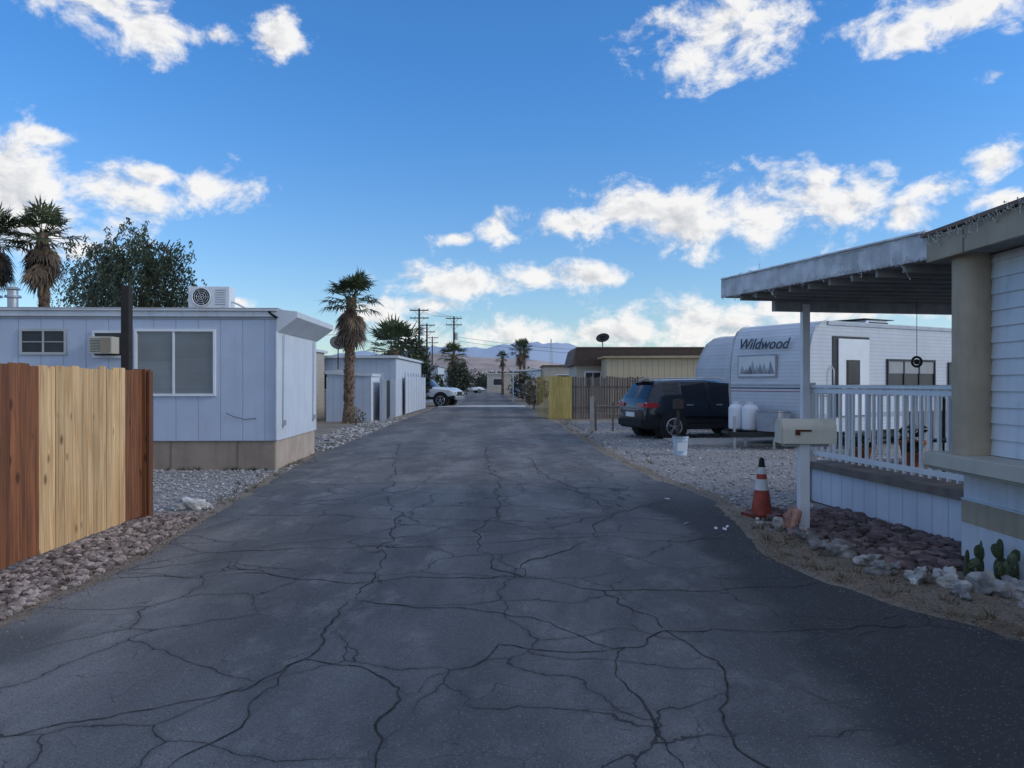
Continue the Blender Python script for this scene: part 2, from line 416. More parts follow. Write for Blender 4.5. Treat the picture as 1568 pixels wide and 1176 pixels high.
def aB():
    y = rnd.uniform(6.5, 9.6); x0 = 2.95 + max(0, (8 - y)) * .28; x = rnd.uniform(x0, 4.5); return x, y
scatter('rock_bed', 620, aB, (.035, .09), stoneD, flat=.5, sub=2, tone=(.5, 1.6))
wr = B()
for x, y, s in [(2.95, 7.35, .09), (3.02, 7.1, .12), (3.12, 6.75, .1), (3.1, 6.45, .1), (3.28, 6.2, .12), (3.45, 6.0, .1), (3.62, 5.85, .13), (3.55, 6.3, .09),
                (3.8, 5.75, .13), (3.35, 5.72, .08), (3.98, 5.6, .12), (2.98, 7.75, .09), (3.05, 8.05, .07), (3.7, 5.5, .07), (3.25, 6.55, .06)]:
    wr.rock((x, y, s * .35), (s, s * rnd.uniform(.5, .9), s * rnd.uniform(.5, .8)), stoneW, rnd.uniform(.4, 1.5), 3, .5)
wr.rock((-4.05, 9.7, .05), (.2, .12, .09), stoneW, 1.5, 3, .4)
wr.done('border_rocks')
pr = B(); pr.rock((3.02, 8.3, .11), (.09, .08, .14), mat('pink_stone', (.4, .22, .17), .8, ns=8, var=.3, bump=.6), 1, 3, .35); pr.rock((2.9, 8.4, .06), (.07, .06, .08), stoneW, 1.2, 2, .3); pr.done('pink_rock')

lb = B()
def leafquad(b, x, y, z, s, mt, tone, flat=True):
    a = rnd.uniform(0, 6.28); t = rnd.uniform(-.5, .5)
    dx, dy = math.cos(a) * s, math.sin(a) * s
    w = rnd.uniform(.25, .5)
    b.add([(x - dx, y - dy, z), (x + dy * w, y - dx * w, z + abs(t) * s), (x + dx, y + dy, z + s * .3), (x - dy * w, y + dx * w, z + .004)], [(0, 1, 2, 3)], mt, tone)
for _ in range(6500):
    y = 3.5 + 20 * rnd.random() ** 2
    if rnd.random() < .5: x = L_(y) - .1 + rnd.gauss(0, .13)
    else: x = R_(y) + .12 + abs(rnd.gauss(0, .22 if y < 9 else .12)) - .06
    leafquad(lb, x, y, .02, rnd.uniform(.006, .018), litter, rnd.uniform(.4, 1.6))
for _ in range(3500):
    y = rnd.uniform(4.2, 8.2); x = R_(y) + rnd.random() * 1.0
    leafquad(lb, x, y, .02, rnd.uniform(.006, .018), litter, rnd.uniform(.4, 1.5))
lb.done('leaf_litter')
gb = B()
def tuft(x, y, h, n, mt):
    for _ in range(n):
        a = rnd.uniform(0, 6.28); r = rnd.uniform(0, .06); l = rnd.uniform(.3, 1) * h
        ox, oy = x + math.cos(a) * r, y + math.sin(a) * r
        tx, ty = ox + math.cos(a) * l * .6, oy + math.sin(a) * l * .6
        w = .004
        gb.add([(ox - w, oy, .01), (ox + w, oy, .01), (tx, ty, l)], [(0, 1, 2)], mt, rnd.uniform(.6, 1.5))
for _ in range(70):
    y = rnd.uniform(6, 22); tuft(L_(y) - rnd.uniform(.05, .5), y, rnd.uniform(.04, .12), 14, dry_leaf if rnd.random() < .6 else bush_leaf)
for _ in range(60):
    y = rnd.uniform(4.6, 8.5); tuft(R_(y) + rnd.uniform(.1, .6), y, rnd.uniform(.03, .1), 14, dry_leaf)
for _ in range(60):
    y = rnd.uniform(15, 40); tuft(R_(y) + rnd.uniform(.1, .8), y, rnd.uniform(.05, .2), 14, dry_leaf)
for _ in range(30):
    tuft(-4.4 - rnd.random() * 2.6, 13.95, .1, 14, bush_leaf)
gb.done('dry_grass')
tr = B()
for x, y in [(2.2, 8.3), (2.28, 8.25), (1.95, 8.6), (2.35, 8.4), (2.1, 10.4)]:
    leafquad(tr, x, y, .025, .05, white_clean, .9)
tr.done('paper_litter')

# ------------------------------------------------------------------ wood fence (left)
f = B(); y = 5.0
while y < 9.0:
    if y < 6.92: mt, w, tn = redwood, .14, 1.
    elif y < 8.5: mt, w, tn = pine, .135, 1.08
    else: mt, w, tn = redwood, .14, .75
    h = 1.755 + rnd.uniform(-.014, .02)
    x = -4.25 - (y - 5) * .022; t0 = rnd.uniform(.72, 1.15) * tn; j = rnd.uniform(0, .01)
    y1 = y + w - .009
    f.extrude([(y, .04), (y1, .04 + rnd.uniform(0, .02)), (y1, h - rnd.uniform(0, .006)), (y, h)], 'x', x - .012 + j, x + .008 + j, mt, t0); y += w
for z in (.4, 1.45): f.beam((-4.29, 5, z), (-4.38, 9, z), .05, .09, pine, .9)
f.box(-4.42, -4.28, 8.99, 9.11, 0, 1.76, redwood, .8)
f.box(-4.27, -4.245, 9.0, 9.1, 0, 1.74, redwood, .6)
f.done('wood_fence', bevel=.003)
p = B(); p.box(-4.68, -4.58, 9.2, 9.3, 0, 2.76, dark_post); p.done('dark_post', bevel=.008)

# ------------------------------------------------------------------ left mobile home
def window(b, x0, x1, z0, z1, y, frame, pane, mull=(), fw=.045, d=.03):
    b.box(x0, x1, y - .008, y + .02, z0, z1, pane)
    for a0, a1, c0, c1 in [(x0 - fw, x1 + fw, z1, z1 + fw), (x0 - fw, x1 + fw, z0 - fw, z0), (x0 - fw, x0, z0, z1), (x1, x1 + fw, z0, z1)]:
        b.box(a0, a1, y - d, y + .01, c0, c1, frame)
    for mx in mull: b.box(mx - .018, mx + .018, y - d * .8, y + .01, z0, z1, frame)

e = empty('mobile_home', (-4.32, 14.07, 0), math.radians(2.2))
b = B(); b.box(-12, 0, 0, 3.3, .54, 2.8, side_v); b.done('side_walls', e)
b = B(); b.box(.002, .03, .0, 3.3, .54, 2.8, side_end)
b.done('end_wall', e)
b = B(); b.box(-12, -.03, .03, 3.27, 0, .54, beige_skirt); b.box(-.03, -.005, .03, 3.27, 0, .54, beige_skirt, 1.6)  # end skirt toned up: the light on that face is painted in
for i in range(10): b.box(-11.5 + i * 1.2, -11.49 + i * 1.2, .022, .03, 0, .54, beige_skirt, .5)
b.done('skirting', e)
b = B(); b.box(-12.1, .03, -.05, 3.35, 2.80, 2.90, white); b.box(-12.1, .05, -.09, 3.39, 2.9, 2.93, white, .9)
b.box(-12.1, .05, -.03, 3.33, 2.93, 2.965, grey_roof)
b.extrude([(.034, 2.52), (.4, 2.79), (.4, 2.9), (.05, 2.935), (.034, 2.935)], 'y', -.04, 3.34, white)
b.box(-12.1, 0, -.02, 0, 2.755, 2.785, white, .6)
b.done('roof', e, bevel=.008)
b = B()
window(b, -4.52, -3.78, 2.15, 2.53, 0, galv, tint_glass, (-4.15,)); b.box(-4.52, -3.78, -.02, -.01, 2.33, 2.345, galv)
window(b, -3.24, -2.76, 2.09, 2.5, 0, white, tint_glass)
window(b, -2.48, -1.12, 1.40, 2.53, 0, white_clean, blind, (-1.83,), .045, .04)
for i in range(33):
    z = 1.41 + i * .0335
    for a0, a1 in ((-2.47, -1.85), (-1.81, -1.13)):
        b.add([(a0, -.0095, z), (a1, -.0095, z), (a1, -.012, z + .031), (a0, -.012, z + .031)], [(0, 1, 2, 3)], blind, rnd.uniform(.93, 1.0) * (1.25 if a0 < -2 and z < 1.95 else 1.))
b.done('windows', e)
b = B(); b.box(-3.2, -2.8, -.3, -.01, 2.12, 2.42, cream, .8)
for i in range(9): b.box(-3.18, -2.82, -.31, -.301, 2.15 + i * .028, 2.158 + i * .028, dark_metal)
b.box(-3.0, -2.84, -.315, -.302, 2.14, 2.4, beige, .7); b.done('window_air_conditioner', e, bevel=.006)
b = B()
for y_ in (.35, 2.9): b.tube([(.05, y_, .75), (.07, y_, 2.5)], .018, white, 8); b.box(.03, .1, y_ - .03, y_ + .03, .8, .9, white, .7)
b.tube([(.02, -.02, .55), (.02, -.02, 2.55)], .025, white, 8)
b.tube([(-.9, -.02, 1.05), (-.75, -.03, .98), (-.55, -.02, .93), (-.35, -.02, .95)], .005, dark_metal, 6)
for y_ in (-.02, 1.5): b.tube([(-.12, -.05, 2.9), (-.05, -.09, 2.84), (.05, -.08, 2.78)], .02, dark_metal, 6)
b.done('trim_pipes', e)
b = B(); b.box(-1.78, -1.02, .55, .9, 3.02, 3.42, white_clean)
for x_ in (-1.68, -1.15): b.box(x_, x_ + .06, .5, .95, 2.965, 3.02, dark_metal)
cx, cz, rr = -1.53, 3.22, .165
b.tube([(cx, .56, cz), (cx, .53, cz)], rr, dark_metal, 28)
for r_ in (.17, .13, .09, .05): 
    pts = [(cx + math.cos(t * math.pi / 12) * r_, .52, cz + math.sin(t * math.pi / 12) * r_) for t in range(25)]
    b.tube(pts, .004 if r_ < .17 else .012, white_clean, 5, caps=False)
for t in range(6): b.beam((cx, .523, cz), (cx + math.cos(t) * .16, .523, cz + math.sin(t) * .16), .005, .005, white_clean)
for i in range(7): b.box(-1.28, -1.08, .54, .549, 3.08 + i * .045, 3.09 + i * .045, white, .5)
b.tube([(-1.02, .7, 3.15), (-.9, .7, 3.1), (-.7, .75, 2.99), (-.3, .8, 2.98)], .02, white, 6)
b.done('roof_air_conditioner', e, bevel=.01)
b = B()
for x_ in (-5.05, -5.4): 
    b.cyl((x_, .6, 2.96), (x_, .6, 3.2), .09, galv); b.cyl((x_, .6, 3.2), (x_, .6, 3.24), .15, galv, .13)
    b.cyl((x_, .6, 3.24), (x_, .6, 3.34), .09, galv); b.cyl((x_, .6, 3.35), (x_, .6, 3.4), .14, galv, .08)
b.done('roof_vents', e)

# ------------------------------------------------------------------ trees
def palm(name, x, y, h, R, tr, nf=34, skirt=34, lean=0., rnd_seed=1, droop=1.):
    r = random.Random(rnd_seed); b = B(); n = 22; pts = []; rad = []
    for i in range(n + 1):
        t = i / n; pts.append((lean * t * t, 0, h * t)); rad.append(tr * (1.35 - .5 * min(1, t * 6) if t < .17 else .85 + .12 * (i % 2)))
    b.tube(pts, rad, palm_bark, 12, smooth=False)
    for i in range(int(h * 60)):
        t = r.random(); a = r.uniform(0, 6.28); z = h * t; q = tr * .92
        px, py = lean * t * t + math.cos(a) * q, math.sin(a) * q
        b.add([(px - math.sin(a) * .05, py + math.cos(a) * .05, z), (px + math.sin(a) * .05, py - math.cos(a) * .05, z), (px + math.cos(a) * .08, py + math.sin(a) * .08, z + .13)], [(0, 1, 2)], palm_bark, r.uniform(.4, 1.8))
    top = Vector((lean, 0, h))
    def frond(az, el, L, mt, tone, sag):
        d = Vector((math.cos(az) * math.cos(el), math.sin(az) * math.cos(el), math.sin(el)))
        side = Vector((-math.sin(az), math.cos(az), 0)); up = side.cross(d) * -1
        base = top + Vector((math.cos(az) * tr * .5, math.sin(az) * tr * .5, r.uniform(-.25, .1) if mt is palm_leaf else r.uniform(-.9, 0)))
        pe = base + d * L * .52 - Vector((0, 0, sag * .1 * L))
        b.beam(base, pe, .03, .02, mt, tone * .9)
        m_ = 15
        for k in range(m_):
            a = math.radians(-95 + 190 * k / (m_ - 1)) + r.uniform(-.06, .06)
            ll = L * (.56 - .14 * abs(a) / 1.7) * r.uniform(.8, 1.15)
            dd = (d * math.cos(a) + side * math.sin(a) + up * .12).normalized()
            w = dd.cross(up).normalized() * L * .026
            mid = pe + dd * ll * .5
            tip = pe + dd * ll * .95 - Vector((0, 0, (sag * .35 + .06) * ll * r.uniform(.5, 1.4)))
            b.add([tuple(pe), tuple(mid - w), tuple(mid + w), tuple(tip)], [(0, 1, 3, 2)], mt, tone * r.uniform(.75, 1.25))
    for i in range(nf):
        el = math.radians(82 - 108 * (i / nf) ** .9); frond(i * 2.4 + r.uniform(-.3, .3), el, R * r.uniform(.8, 1.12), palm_leaf, r.uniform(.6, 1.5), (.3 + .5 * i / nf) * droop)
    for i in range(skirt):
        frond(r.uniform(0, 6.28), math.radians(r.uniform(-86, -55)), R * r.uniform(.6, .95), palm_dead, r.uniform(.5, 1.4), .8)
    return b.done(name, loc=(x, y, 0))
palm('fan_palm_tree', -6.45, 30.4, 4.95, 1.3, .21, 36, 60, .12, 1)
palm('fan_palm_tree', -18.2, 30, 7.4, 1.45, .22, 32, 60, -.1, 2)
palm('fan_palm_tree', -20.5, 30.3, 7.3, 1.45, .22, 32, 50, .1, 3)
palm('fan_palm_tree', -7.0, 46, 3.6, 2.2, .28, 36, 14, 0, 4, .6)
palm('fan_palm_tree', -6.4, 84, 4.6, 1.9, .25, 30, 20, 0, 5)
palm('fan_palm_tree', 1.0, 92, 5.6, 1.5, .16, 26, 16, 0, 6)
palm('fan_palm_tree', 1.5, 94, 6.0, 1.4, .16, 26, 10, 0, 8)
palm('fan_palm_tree', -1.2, 98, 4.9, 1.1, .16, 26, 10, 0, 7)

def hanging_tree(name, x, y, h, rx, rz_, n, seed):
    r = random.Random(seed); b = B()
    b.tube([(0, 0, 0), (.1, 0, h * .3), (-.1, 0, h * .5)], [.28, .2, .16], bark, 9)
    cz = h - rz_
    for i in range(11):
        a = r.uniform(0, 6.28); q = rx * r.uniform(.4, .9)
        e_ = (math.cos(a) * q, math.sin(a) * q, cz + r.uniform(-.3, .9) * rz_)
        b.tube([(0, 0, h * .42), (e_[0] * .4, e_[1] * .4, (h * .42 + e_[2]) * .5 + .3), e_], [.1, .06, .02], bark, 6)
    for i in range(n):
        a = r.uniform(0, 6.28); ct = r.uniform(-.55, 1); st = math.sqrt(max(0, 1 - ct * ct)); q = r.uniform(.25, 1) ** .6
        nx, ny, nz = math.cos(a) * st, math.sin(a) * st, ct
        k = q * (1 + .42 * noise.noise(Vector((nx * 2.6 + seed, ny * 2.6, nz * 2.6))) + .22 * noise.noise(Vector((nx * 7 + seed, ny * 7, nz * 7))))
        px, py, pz = nx * rx * k, ny * rx * k, cz + nz * rz_ * k
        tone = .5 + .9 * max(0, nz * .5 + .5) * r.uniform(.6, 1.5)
        L = r.uniform(.3, .9) * (1.3 if abs(nz) < .4 else .6); vx, vy = nx * .4, ny * .4
        m_ = 12
        for j in range(m_):
            t = j / m_; sx_, sy_, sz_ = px + vx * L * t + r.gauss(0, .05), py + vy * L * t + r.gauss(0, .05), pz - L * t * t + r.gauss(0, .04)
            a2 = r.uniform(0, 6.28); l = r.uniform(.06, .13); w = .024
            dx, dy, dz = math.cos(a2) * l * .6, math.sin(a2) * l * .6, -l
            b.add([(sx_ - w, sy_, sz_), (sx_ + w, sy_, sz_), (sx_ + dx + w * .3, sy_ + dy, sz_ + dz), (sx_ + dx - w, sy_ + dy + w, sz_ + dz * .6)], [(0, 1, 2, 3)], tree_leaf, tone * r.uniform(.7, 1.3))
    return b.done(name, loc=(x, y, 0))
hanging_tree('pepper_tree', -13.7, 28, 7.1, 2.1, 2.1, 1400, 5)

def bush(b, x, y, z, rx, ry, rz_, n, ls, mt, seed):
    r = random.Random(seed)
    for i in range(n):
        a = r.uniform(0, 6.28); ct = r.uniform(-.8, 1); st = math.sqrt(1 - ct * ct)
        nx, ny, nz = math.cos(a) * st, math.sin(a) * st, ct
        k = r.uniform(.5, 1) ** .5 * (1 + .5 * noise.noise(Vector((nx * 2 + seed, ny * 2, nz * 2)))) * (1 + .15 * noise.noise(Vector((nx * 7 + seed, ny * 7, nz * 7))))
        p = Vector((x + nx * rx * k, y + ny * ry * k, z + nz * rz_ * k))
        if p.z < 0: p.z = r.uniform(0, .2)
        u = Vector((r.gauss(0, 1), r.gauss(0, 1), r.gauss(0, 1))).normalized(); w = u.cross(Vector((r.gauss(0, 1), r.gauss(0, 1), r.gauss(0, 1)))).normalized()
        s = ls * r.uniform(.5, 1.3)
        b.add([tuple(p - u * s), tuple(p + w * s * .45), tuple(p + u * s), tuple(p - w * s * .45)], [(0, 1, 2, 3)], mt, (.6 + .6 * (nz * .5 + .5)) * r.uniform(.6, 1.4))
def bush_obj(name, x, y, h, rx, n, ls, mt, seed, trunk=True):
    b = B()
    if trunk: b.tube([(0, 0, 0), (.05, 0, h * .5)], [h * .04, h * .02], bark, 7)
    bush(b, 0, 0, h * .55, rx, rx, h * .48, n, ls, mt, seed); return b.done(name, loc=(x, y, 0))
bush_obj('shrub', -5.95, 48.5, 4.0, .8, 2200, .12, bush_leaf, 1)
bush_obj('shrub', -5.5, 57, 2.2, .5, 700, .12, bush_leaf, 2)
bush_obj('tree', -8.6, 62, 4.8, 2.2, 2200, .2, bush_leaf, 3)
bush_obj('tree', -5.6, 82, 3.8, 1.1, 1500, .17, bush_leaf, 12)
bush_obj('shrub', -6.6, 96, 3.4, 1.8, 1200, .17, bush_leaf, 13)
bush_obj('dry_shrub', 1.9, 58, 1.9, 1.0, 1000, .12, dry_leaf, 4)
bush_obj('dry_shrub', 1.3, 46, 1.1, .5, 500, .08, dry_leaf, 5)
bush_obj('dry_shrub', 1.0, 72, 2.4, 1.2, 900, .14, bush_leaf, 6)
bush_obj('dry_shrub', -5.6, 27.5, .7, .35, 350, .05, dry_leaf, 15)
ft = B()
rr_ = random.Random(5)
for i in range(60):
    yy = rr_.uniform(135, 230); xx = rr_.uniform(-60, 60)
    if i < 12: xx = -6 + rr_.uniform(-9, 9); yy = rr_.uniform(215, 235)
    s = rr_.uniform(1.8, 3.2); bush(ft, xx, yy, s * .8, s * 1.3, s, s, 260, .4, bush_leaf, i)
ft.done('distant_trees')

# ------------------------------------------------------------------ left background buildings
def simple_bldg(name, x0, y0, w, dpt, h, wall, endw, roof, rz=0., wins=(), overhang=.15, door=None, skirt=None, slope=0.):
    e = empty(name, (x0, y0, 0), rz)
    b = B()
    b.extrude([(0, 0), (w, 0), (w, h), (0, h + slope)], 'y', 0, dpt, wall); b.done('walls', e)
    b = B(); b.box(w + .003, w + .02, 0, dpt, 0, h - .02, endw); b.box(-.02, -.003, 0, dpt, 0, h - .02, endw); b.done('end_walls', e)
    b = B(); o = overhang
    b.extrude([(-o, h + slope + .003), (w + o, h + .003), (w + o, h + .12), (-o, h + slope + .12)], 'y', -o, dpt + o, roof); b.done('roof', e, bevel=.01)
    b = B()
    for (a0, a1, z0, z1) in wins: window(b, a0, a1, z0, z1, 0, white_clean, tint_glass, (), .06)
    if door: b.box(door[0], door[1], -.03, -.003, .1, 2.05, door[2]); b.cyl((door[1] - .08, -.05, 1.05), (door[1] - .08, -.03, 1.05), .03, galv)
    if wins or door: b.done('windows_doors', e)
    if skirt:
        b = B(); b.box(-.01, w + .01, -.015, -.004, 0, .5, skirt); b.done('skirt', e)
    return e
simple_bldg('storage_shed', -7.6, 31.6, 1.8, 2.0, 1.85, shed_v, white_clean, white, overhang=.06, slope=.1)
simple_bldg('white_mobile_home', -10.2, 36, 4.75, 10, 2.75, shed_v, end_y, white, wins=((1.4, 2.3, 1.3, 2.1),), door=(3.4, 4.2, white))
simple_bldg('beige_mobile_home', -20, 32, 11.3, 3.6, 2.95, beige_h, beige_h, white, wins=((9, 10, 1.3, 2.2), (5, 6.4, 1.3, 2.2)))
simple_bldg('white_mobile_home', -12, 62, 6.0, 6, 2.9, shed_v, white, grey_roof, wins=((2, 3.4, 1.2, 2.2), (4.3, 5.2, 1.2, 2.2)))
simple_bldg('white_mobile_home', -16, 74, 8.6, 5, 3.0, beige_h, white, brown_roof, wins=((5, 6.4, 1.2, 2.2),))
simple_bldg('white_mobile_home', -17, 100, 9, 5, 3.2, shed_v, white, white, wins=((5, 6.4, 1.2, 2.2),))
b = B(); b.box(-5.5, -5.44, 34.4, 36, 0, 1.75, shed_v); b.box(-5.5, -5.44, 32.0, 33.3, 0, 1.75, shed_v)
for i in range(14):
    if not 4 < i < 9: b.box(-5.43, -5.41, 32 + i * .28, 32.05 + i * .28, 0, 1.75, white, .8)
b.box(-5.55, -5.46, 33.3, 34.4, .1, 1.7, dark_metal)
for i in range(9): b.box(-5.3, -5.26, 38 + i * 1.1, 38.06 + i * 1.1, 0, 2.1, white, .7)
b.box(-5.29, -5.27, 38, 46.9, .05, 1.9, end_y)
b.done('white_panel_fence')
def dish(name, x, y, z, r, face, mt):
    b = B(); n = 20; M = Vector(face).to_track_quat('Z', 'Y').to_matrix().to_4x4()
    vs = [(0, 0, -.12 * r)]; fs = []
    for k, (q, dz) in enumerate(((.4, -.1), (.75, -.04), (1, .02))):
        for i in range(n): vs.append((math.cos(i * 2 * math.pi / n) * r * q, math.sin(i * 2 * math.pi / n) * r * q * .9, dz * r))
    for i in range(n): fs.append((0, 1 + i, 1 + (i + 1) % n))
    for k in (0, 1):
        for i in range(n): fs.append((1 + k * n + i, 1 + k * n + (i + 1) % n, 1 + (k + 1) * n + (i + 1) % n, 1 + (k + 1) * n + i))
    b.M = Matrix.Translation((0, 0, z)) @ M; b.add(vs, fs, mt, 1, True)
    b.tube([(0, -r * .9, 0), (0, -r * .5, r * .9)], .012, dark_metal, 6); b.box(-.04, .04, -r * .55, -r * .4, r * .8, r * .95, mt)
    b.M = None; b.tube([(0, .05, z - 1.1), (0, .06, z - .1), (0, .02, z)], .025, dark_metal, 8)
    return b.done(name, loc=(x, y, 0))
dish('satellite_dish', -7.2, 31.8, 3.25, .34, (.6, -1, .5), mat('dish_grey', (.09, .09, .1), .6))
dish('satellite_dish', 4.75, 40.3, 3.95, .36, (-.4, -1, .9), mat('dish_black', (.025, .02, .022), .6))

# ------------------------------------------------------------------ utility poles
wire_m = mat('wire', (.03, .03, .03), .6)
pole_m = mat('pole_wood', (.09, .065, .05), .9, ns=5, bump=.4)
def pole(name, x, y, h, arms=2, trans=False):
    b = B(); b.tube([(0, 0, 0), (0, 0, h)], [.17, .11], pole_m, 10)
    for i in range(arms):
        z = h - .3 - i * .9; b.box(-1.1, 1.1, -.06, .06, z, z + .12, pole_m)
        for q in (-1, -.45, .45, 1): b.cyl((q, 0, z + .12), (q, 0, z + .28), .05, galv, .03, 8)
        b.beam((-.6, .05, z), (0, .05, z - .6), .04, .04, pole_m); b.beam((.6, .05, z), (0, .05, z - .6), .04, .04, pole_m)
    if trans: b.cyl((.35, 0, h - 3.2), (.35, 0, h - 2.2), .25, galv)
    return b.done(name, loc=(x, y, 0))
pole('utility_pole', -10.85, 90, 10.3, 2, True); pole('utility_pole', -11.5, 104, 9.6, 2); pole('utility_pole', -8.0, 106, 10.7, 2, True); pole('utility_pole', -14.5, 140, 10, 2)
wb = B()
def wire(a, c, sag, r=.012):
    a = Vector(a); c = Vector(c); pts = []
    for i in range(17):
        t = i / 16; q = a.lerp(c, t); q.z -= sag * 4 * t * (1 - t); pts.append(q)
    wb.tube(pts, r, wire_m, 4)
for dx in (-1, -.45, .45, 1):
    wire((-10.85 + dx, 90, 10.3), (-8 + dx, 106, 10.7), .3); wire((-8 + dx, 106, 10.7), (-14.5 + dx, 140, 10), .4)
wire((-8, 106, 8), (24, 110, 6.2), .8, .02); wire((-10.85, 90, 8), (-30, 60, 6), .8, .02); wire((-8, 106, 7.4), (30, 112, 5.4), .8, .02)
wire((-8, 106, 8), (-6, 46, 3.2), .8, .012)
wb.done('power_lines')
b = B()
for sx_, sy_ in ((-1, -1), (1, -1), (0, 1)): b.beam((sx_ * .5, sy_ * .5, 0), (sx_ * .08, sy_ * .08, 9), .05, .05, galv)
for i in range(12):
    z = i * .75; q = .5 - i * .035; b.beam((-q, -q, z), (q, -q, z + .75), .04, .04, galv); b.beam((q, -q, z), (0, q, z + .75), .04, .04, galv)
b.done('lattice_tower', loc=(6.6, 130, 0))

# ------------------------------------------------------------------ cars
def paint(name, col): return mat(name, col, .25, 0, var=.03, coat=1., spec=.6)
rim_m = mat('alloy_rim', (.5, .5, .52), .3, .9)
def wheel(b, x, y, r, w, side):
    b.cyl((x, y - w / 2, r), (x, y + w / 2, r), r, black_rub, n=28)
    yo = y + side * w / 2
    b.cyl((x, yo, r), (x, yo + side * .006, r), r * .68, dark_metal, n=24)
    pts = [(x + math.cos(t * math.pi / 12) * r * .68, yo + side * .01, r + math.sin(t * math.pi / 12) * r * .68) for t in range(25)]
    b.tube(pts, .018, rim_m, 5, caps=False)
    for k in range(5):
        a = k * 1.2566 + .3
        for da in (-.13, .13): b.beam((x, yo + side * .014, r), (x + math.cos(a + da) * r * .66, yo + side * .012, r + math.sin(a + da) * r * .66), .035, .02, rim_m)
    b.cyl((x, yo, r), (x, yo + side * .03, r), .05, rim_m, n=12)
red_l = mat('tail_lamp', (.35, .01, .015), .2, coat=1.)
head_l = mat('head_lamp', (.6, .62, .65), .15, coat=1.)
def car_body(b, ST, body, side_glass, screen, clad):
    rings = []
    for (x, zb, ze, zt, w, wt) in ST:
        half = [(w * .9, zb), (w * .99, zb + .16), (w, zb + (ze - zb) * .55), (w * .975, ze), (wt, zt - .06 if zt - ze > .2 else zt - .02), (wt * .84, zt)]
        rings.append([(x, y_, z_) for y_, z_ in half] + [(x, 0, zt + .025)] + [(x, -y_, z_) for y_, z_ in reversed(half)])
    n = len(rings[0])
    for i in range(len(rings) - 1):
        for j in range(n):
            k = (j + 1) % n
            row = j if j < 6 else n - 2 - j
            if j == n - 1 or row == 0: mt = clad
            elif row == 3: mt = glass if i in side_glass else body
            elif row in (4, 5): mt = glass if i in screen else body
            else: mt = body
            b.add([rings[i][j], rings[i][k], rings[i + 1][k], rings[i + 1][j]], [(0, 1, 2, 3)], mt, 1, True)
    b.add(rings[0], [tuple(range(n))], body); b.add(rings[-1], [tuple(range(n))[::-1]], body)
def weld(ob):
    bm = bmesh.new(); bm.from_mesh(ob.data); bmesh.ops.remove_doubles(bm, verts=bm.verts, dist=.0005)
    bmesh.ops.recalc_face_normals(bm, faces=bm.faces); bm.to_mesh(ob.data); bm.free(); ob.data.set_sharp_from_angle(angle=math.radians(38))
SUV = [(-2.25, .40, .74, .8, .78, .72), (-2.22, .32, .92, .98, .87, .8), (-2.13, .29, 1.06, 1.13, .91, .83), (-1.86, .27, 1.1, 1.6, .92, .68), (-1.62, .27, 1.09, 1.64, .92, .67),
       (-1.1, .27, 1.07, 1.67, .92, .67), (-1.03, .27, 1.07, 1.675, .92, .67), (-.25, .27, 1.04, 1.69, .92, .68), (-.15, .27, 1.04, 1.69, .92, .68), (.6, .27, 1.01, 1.64, .92, .67),
       (1.2, .27, 1.0, 1.12, .92, .78), (1.85, .28, .9, 1.03, .9, .74), (2.13, .31, .76, .88, .85, .68), (2.25, .38, .6, .66, .74, .6)]
e = empty('parked_suv', (5.6, 23.0, 0), math.radians(17))
navy = mat('black_paint', (.004, .005, .011), .25, 0, var=.03, coat=.6, spec=.4)
b = B(); car_body(b, SUV, navy, {4, 6, 8, 9}, {2, 9}, black_rub); o = b.done('body', e); weld(o)
b = B()
for sd in (-1, 1):
    for wx in (-1.36, 1.34):
        b.cyl((wx, sd * .5, .37), (wx, sd * .925, .37), .44, black_rub, n=28); wheel(b, wx, sd * .835, .35, .22, sd)
b.done('wheels', e)
b = B()
for sd in (-1, 1):
    b.extrude([(-2.235, .9), (-2.2, 1.05), (-1.9, 1.03), (-1.8, .95), (-2.0, .88)], 'y', sd * .80, sd * .935, red_l)
    b.box(-2.255, -2.19, min(sd * .45, sd * .86), max(sd * .45, sd * .86), .9, 1.02, red_l)
    b.tube([(-1.7, sd * .6, 1.66), (-1.5, sd * .61, 1.73), (.2, sd * .61, 1.75), (.5, sd * .6, 1.68)], .018, galv, 6)
    b.rock((.75, sd * 1.02, 1.1), (.1, .11, .07), navy, 1, 2, 0, True, 0)
    for dx in (-1.05, -.2, .75): b.box(dx, dx + .012, min(sd * .915, sd * .926), max(sd * .915, sd * .926), .45, 1.04, black_rub)
    for dx in (-.95, .0): b.box(dx, dx + .2, min(sd * .92, sd * .945), max(sd * .92, sd * .945), .95, .98, galv)
    b.box(-1.0, 1.0, min(sd * .9, sd * .935), max(sd * .9, sd * .935), .3, .42, black_rub)
b.box(-2.285, -2.24, -.26, .26, .62, .75, white_clean); b.box(-2.3, -2.2, -.75, .75, .36, .55, black_rub)
b.box(-2.27, -2.24, -.5, .5, .82, .84, galv); b.box(-1.98, -1.78, -.6, .6, 1.63, 1.66, navy)
b.done('trim', e, bevel=.004)

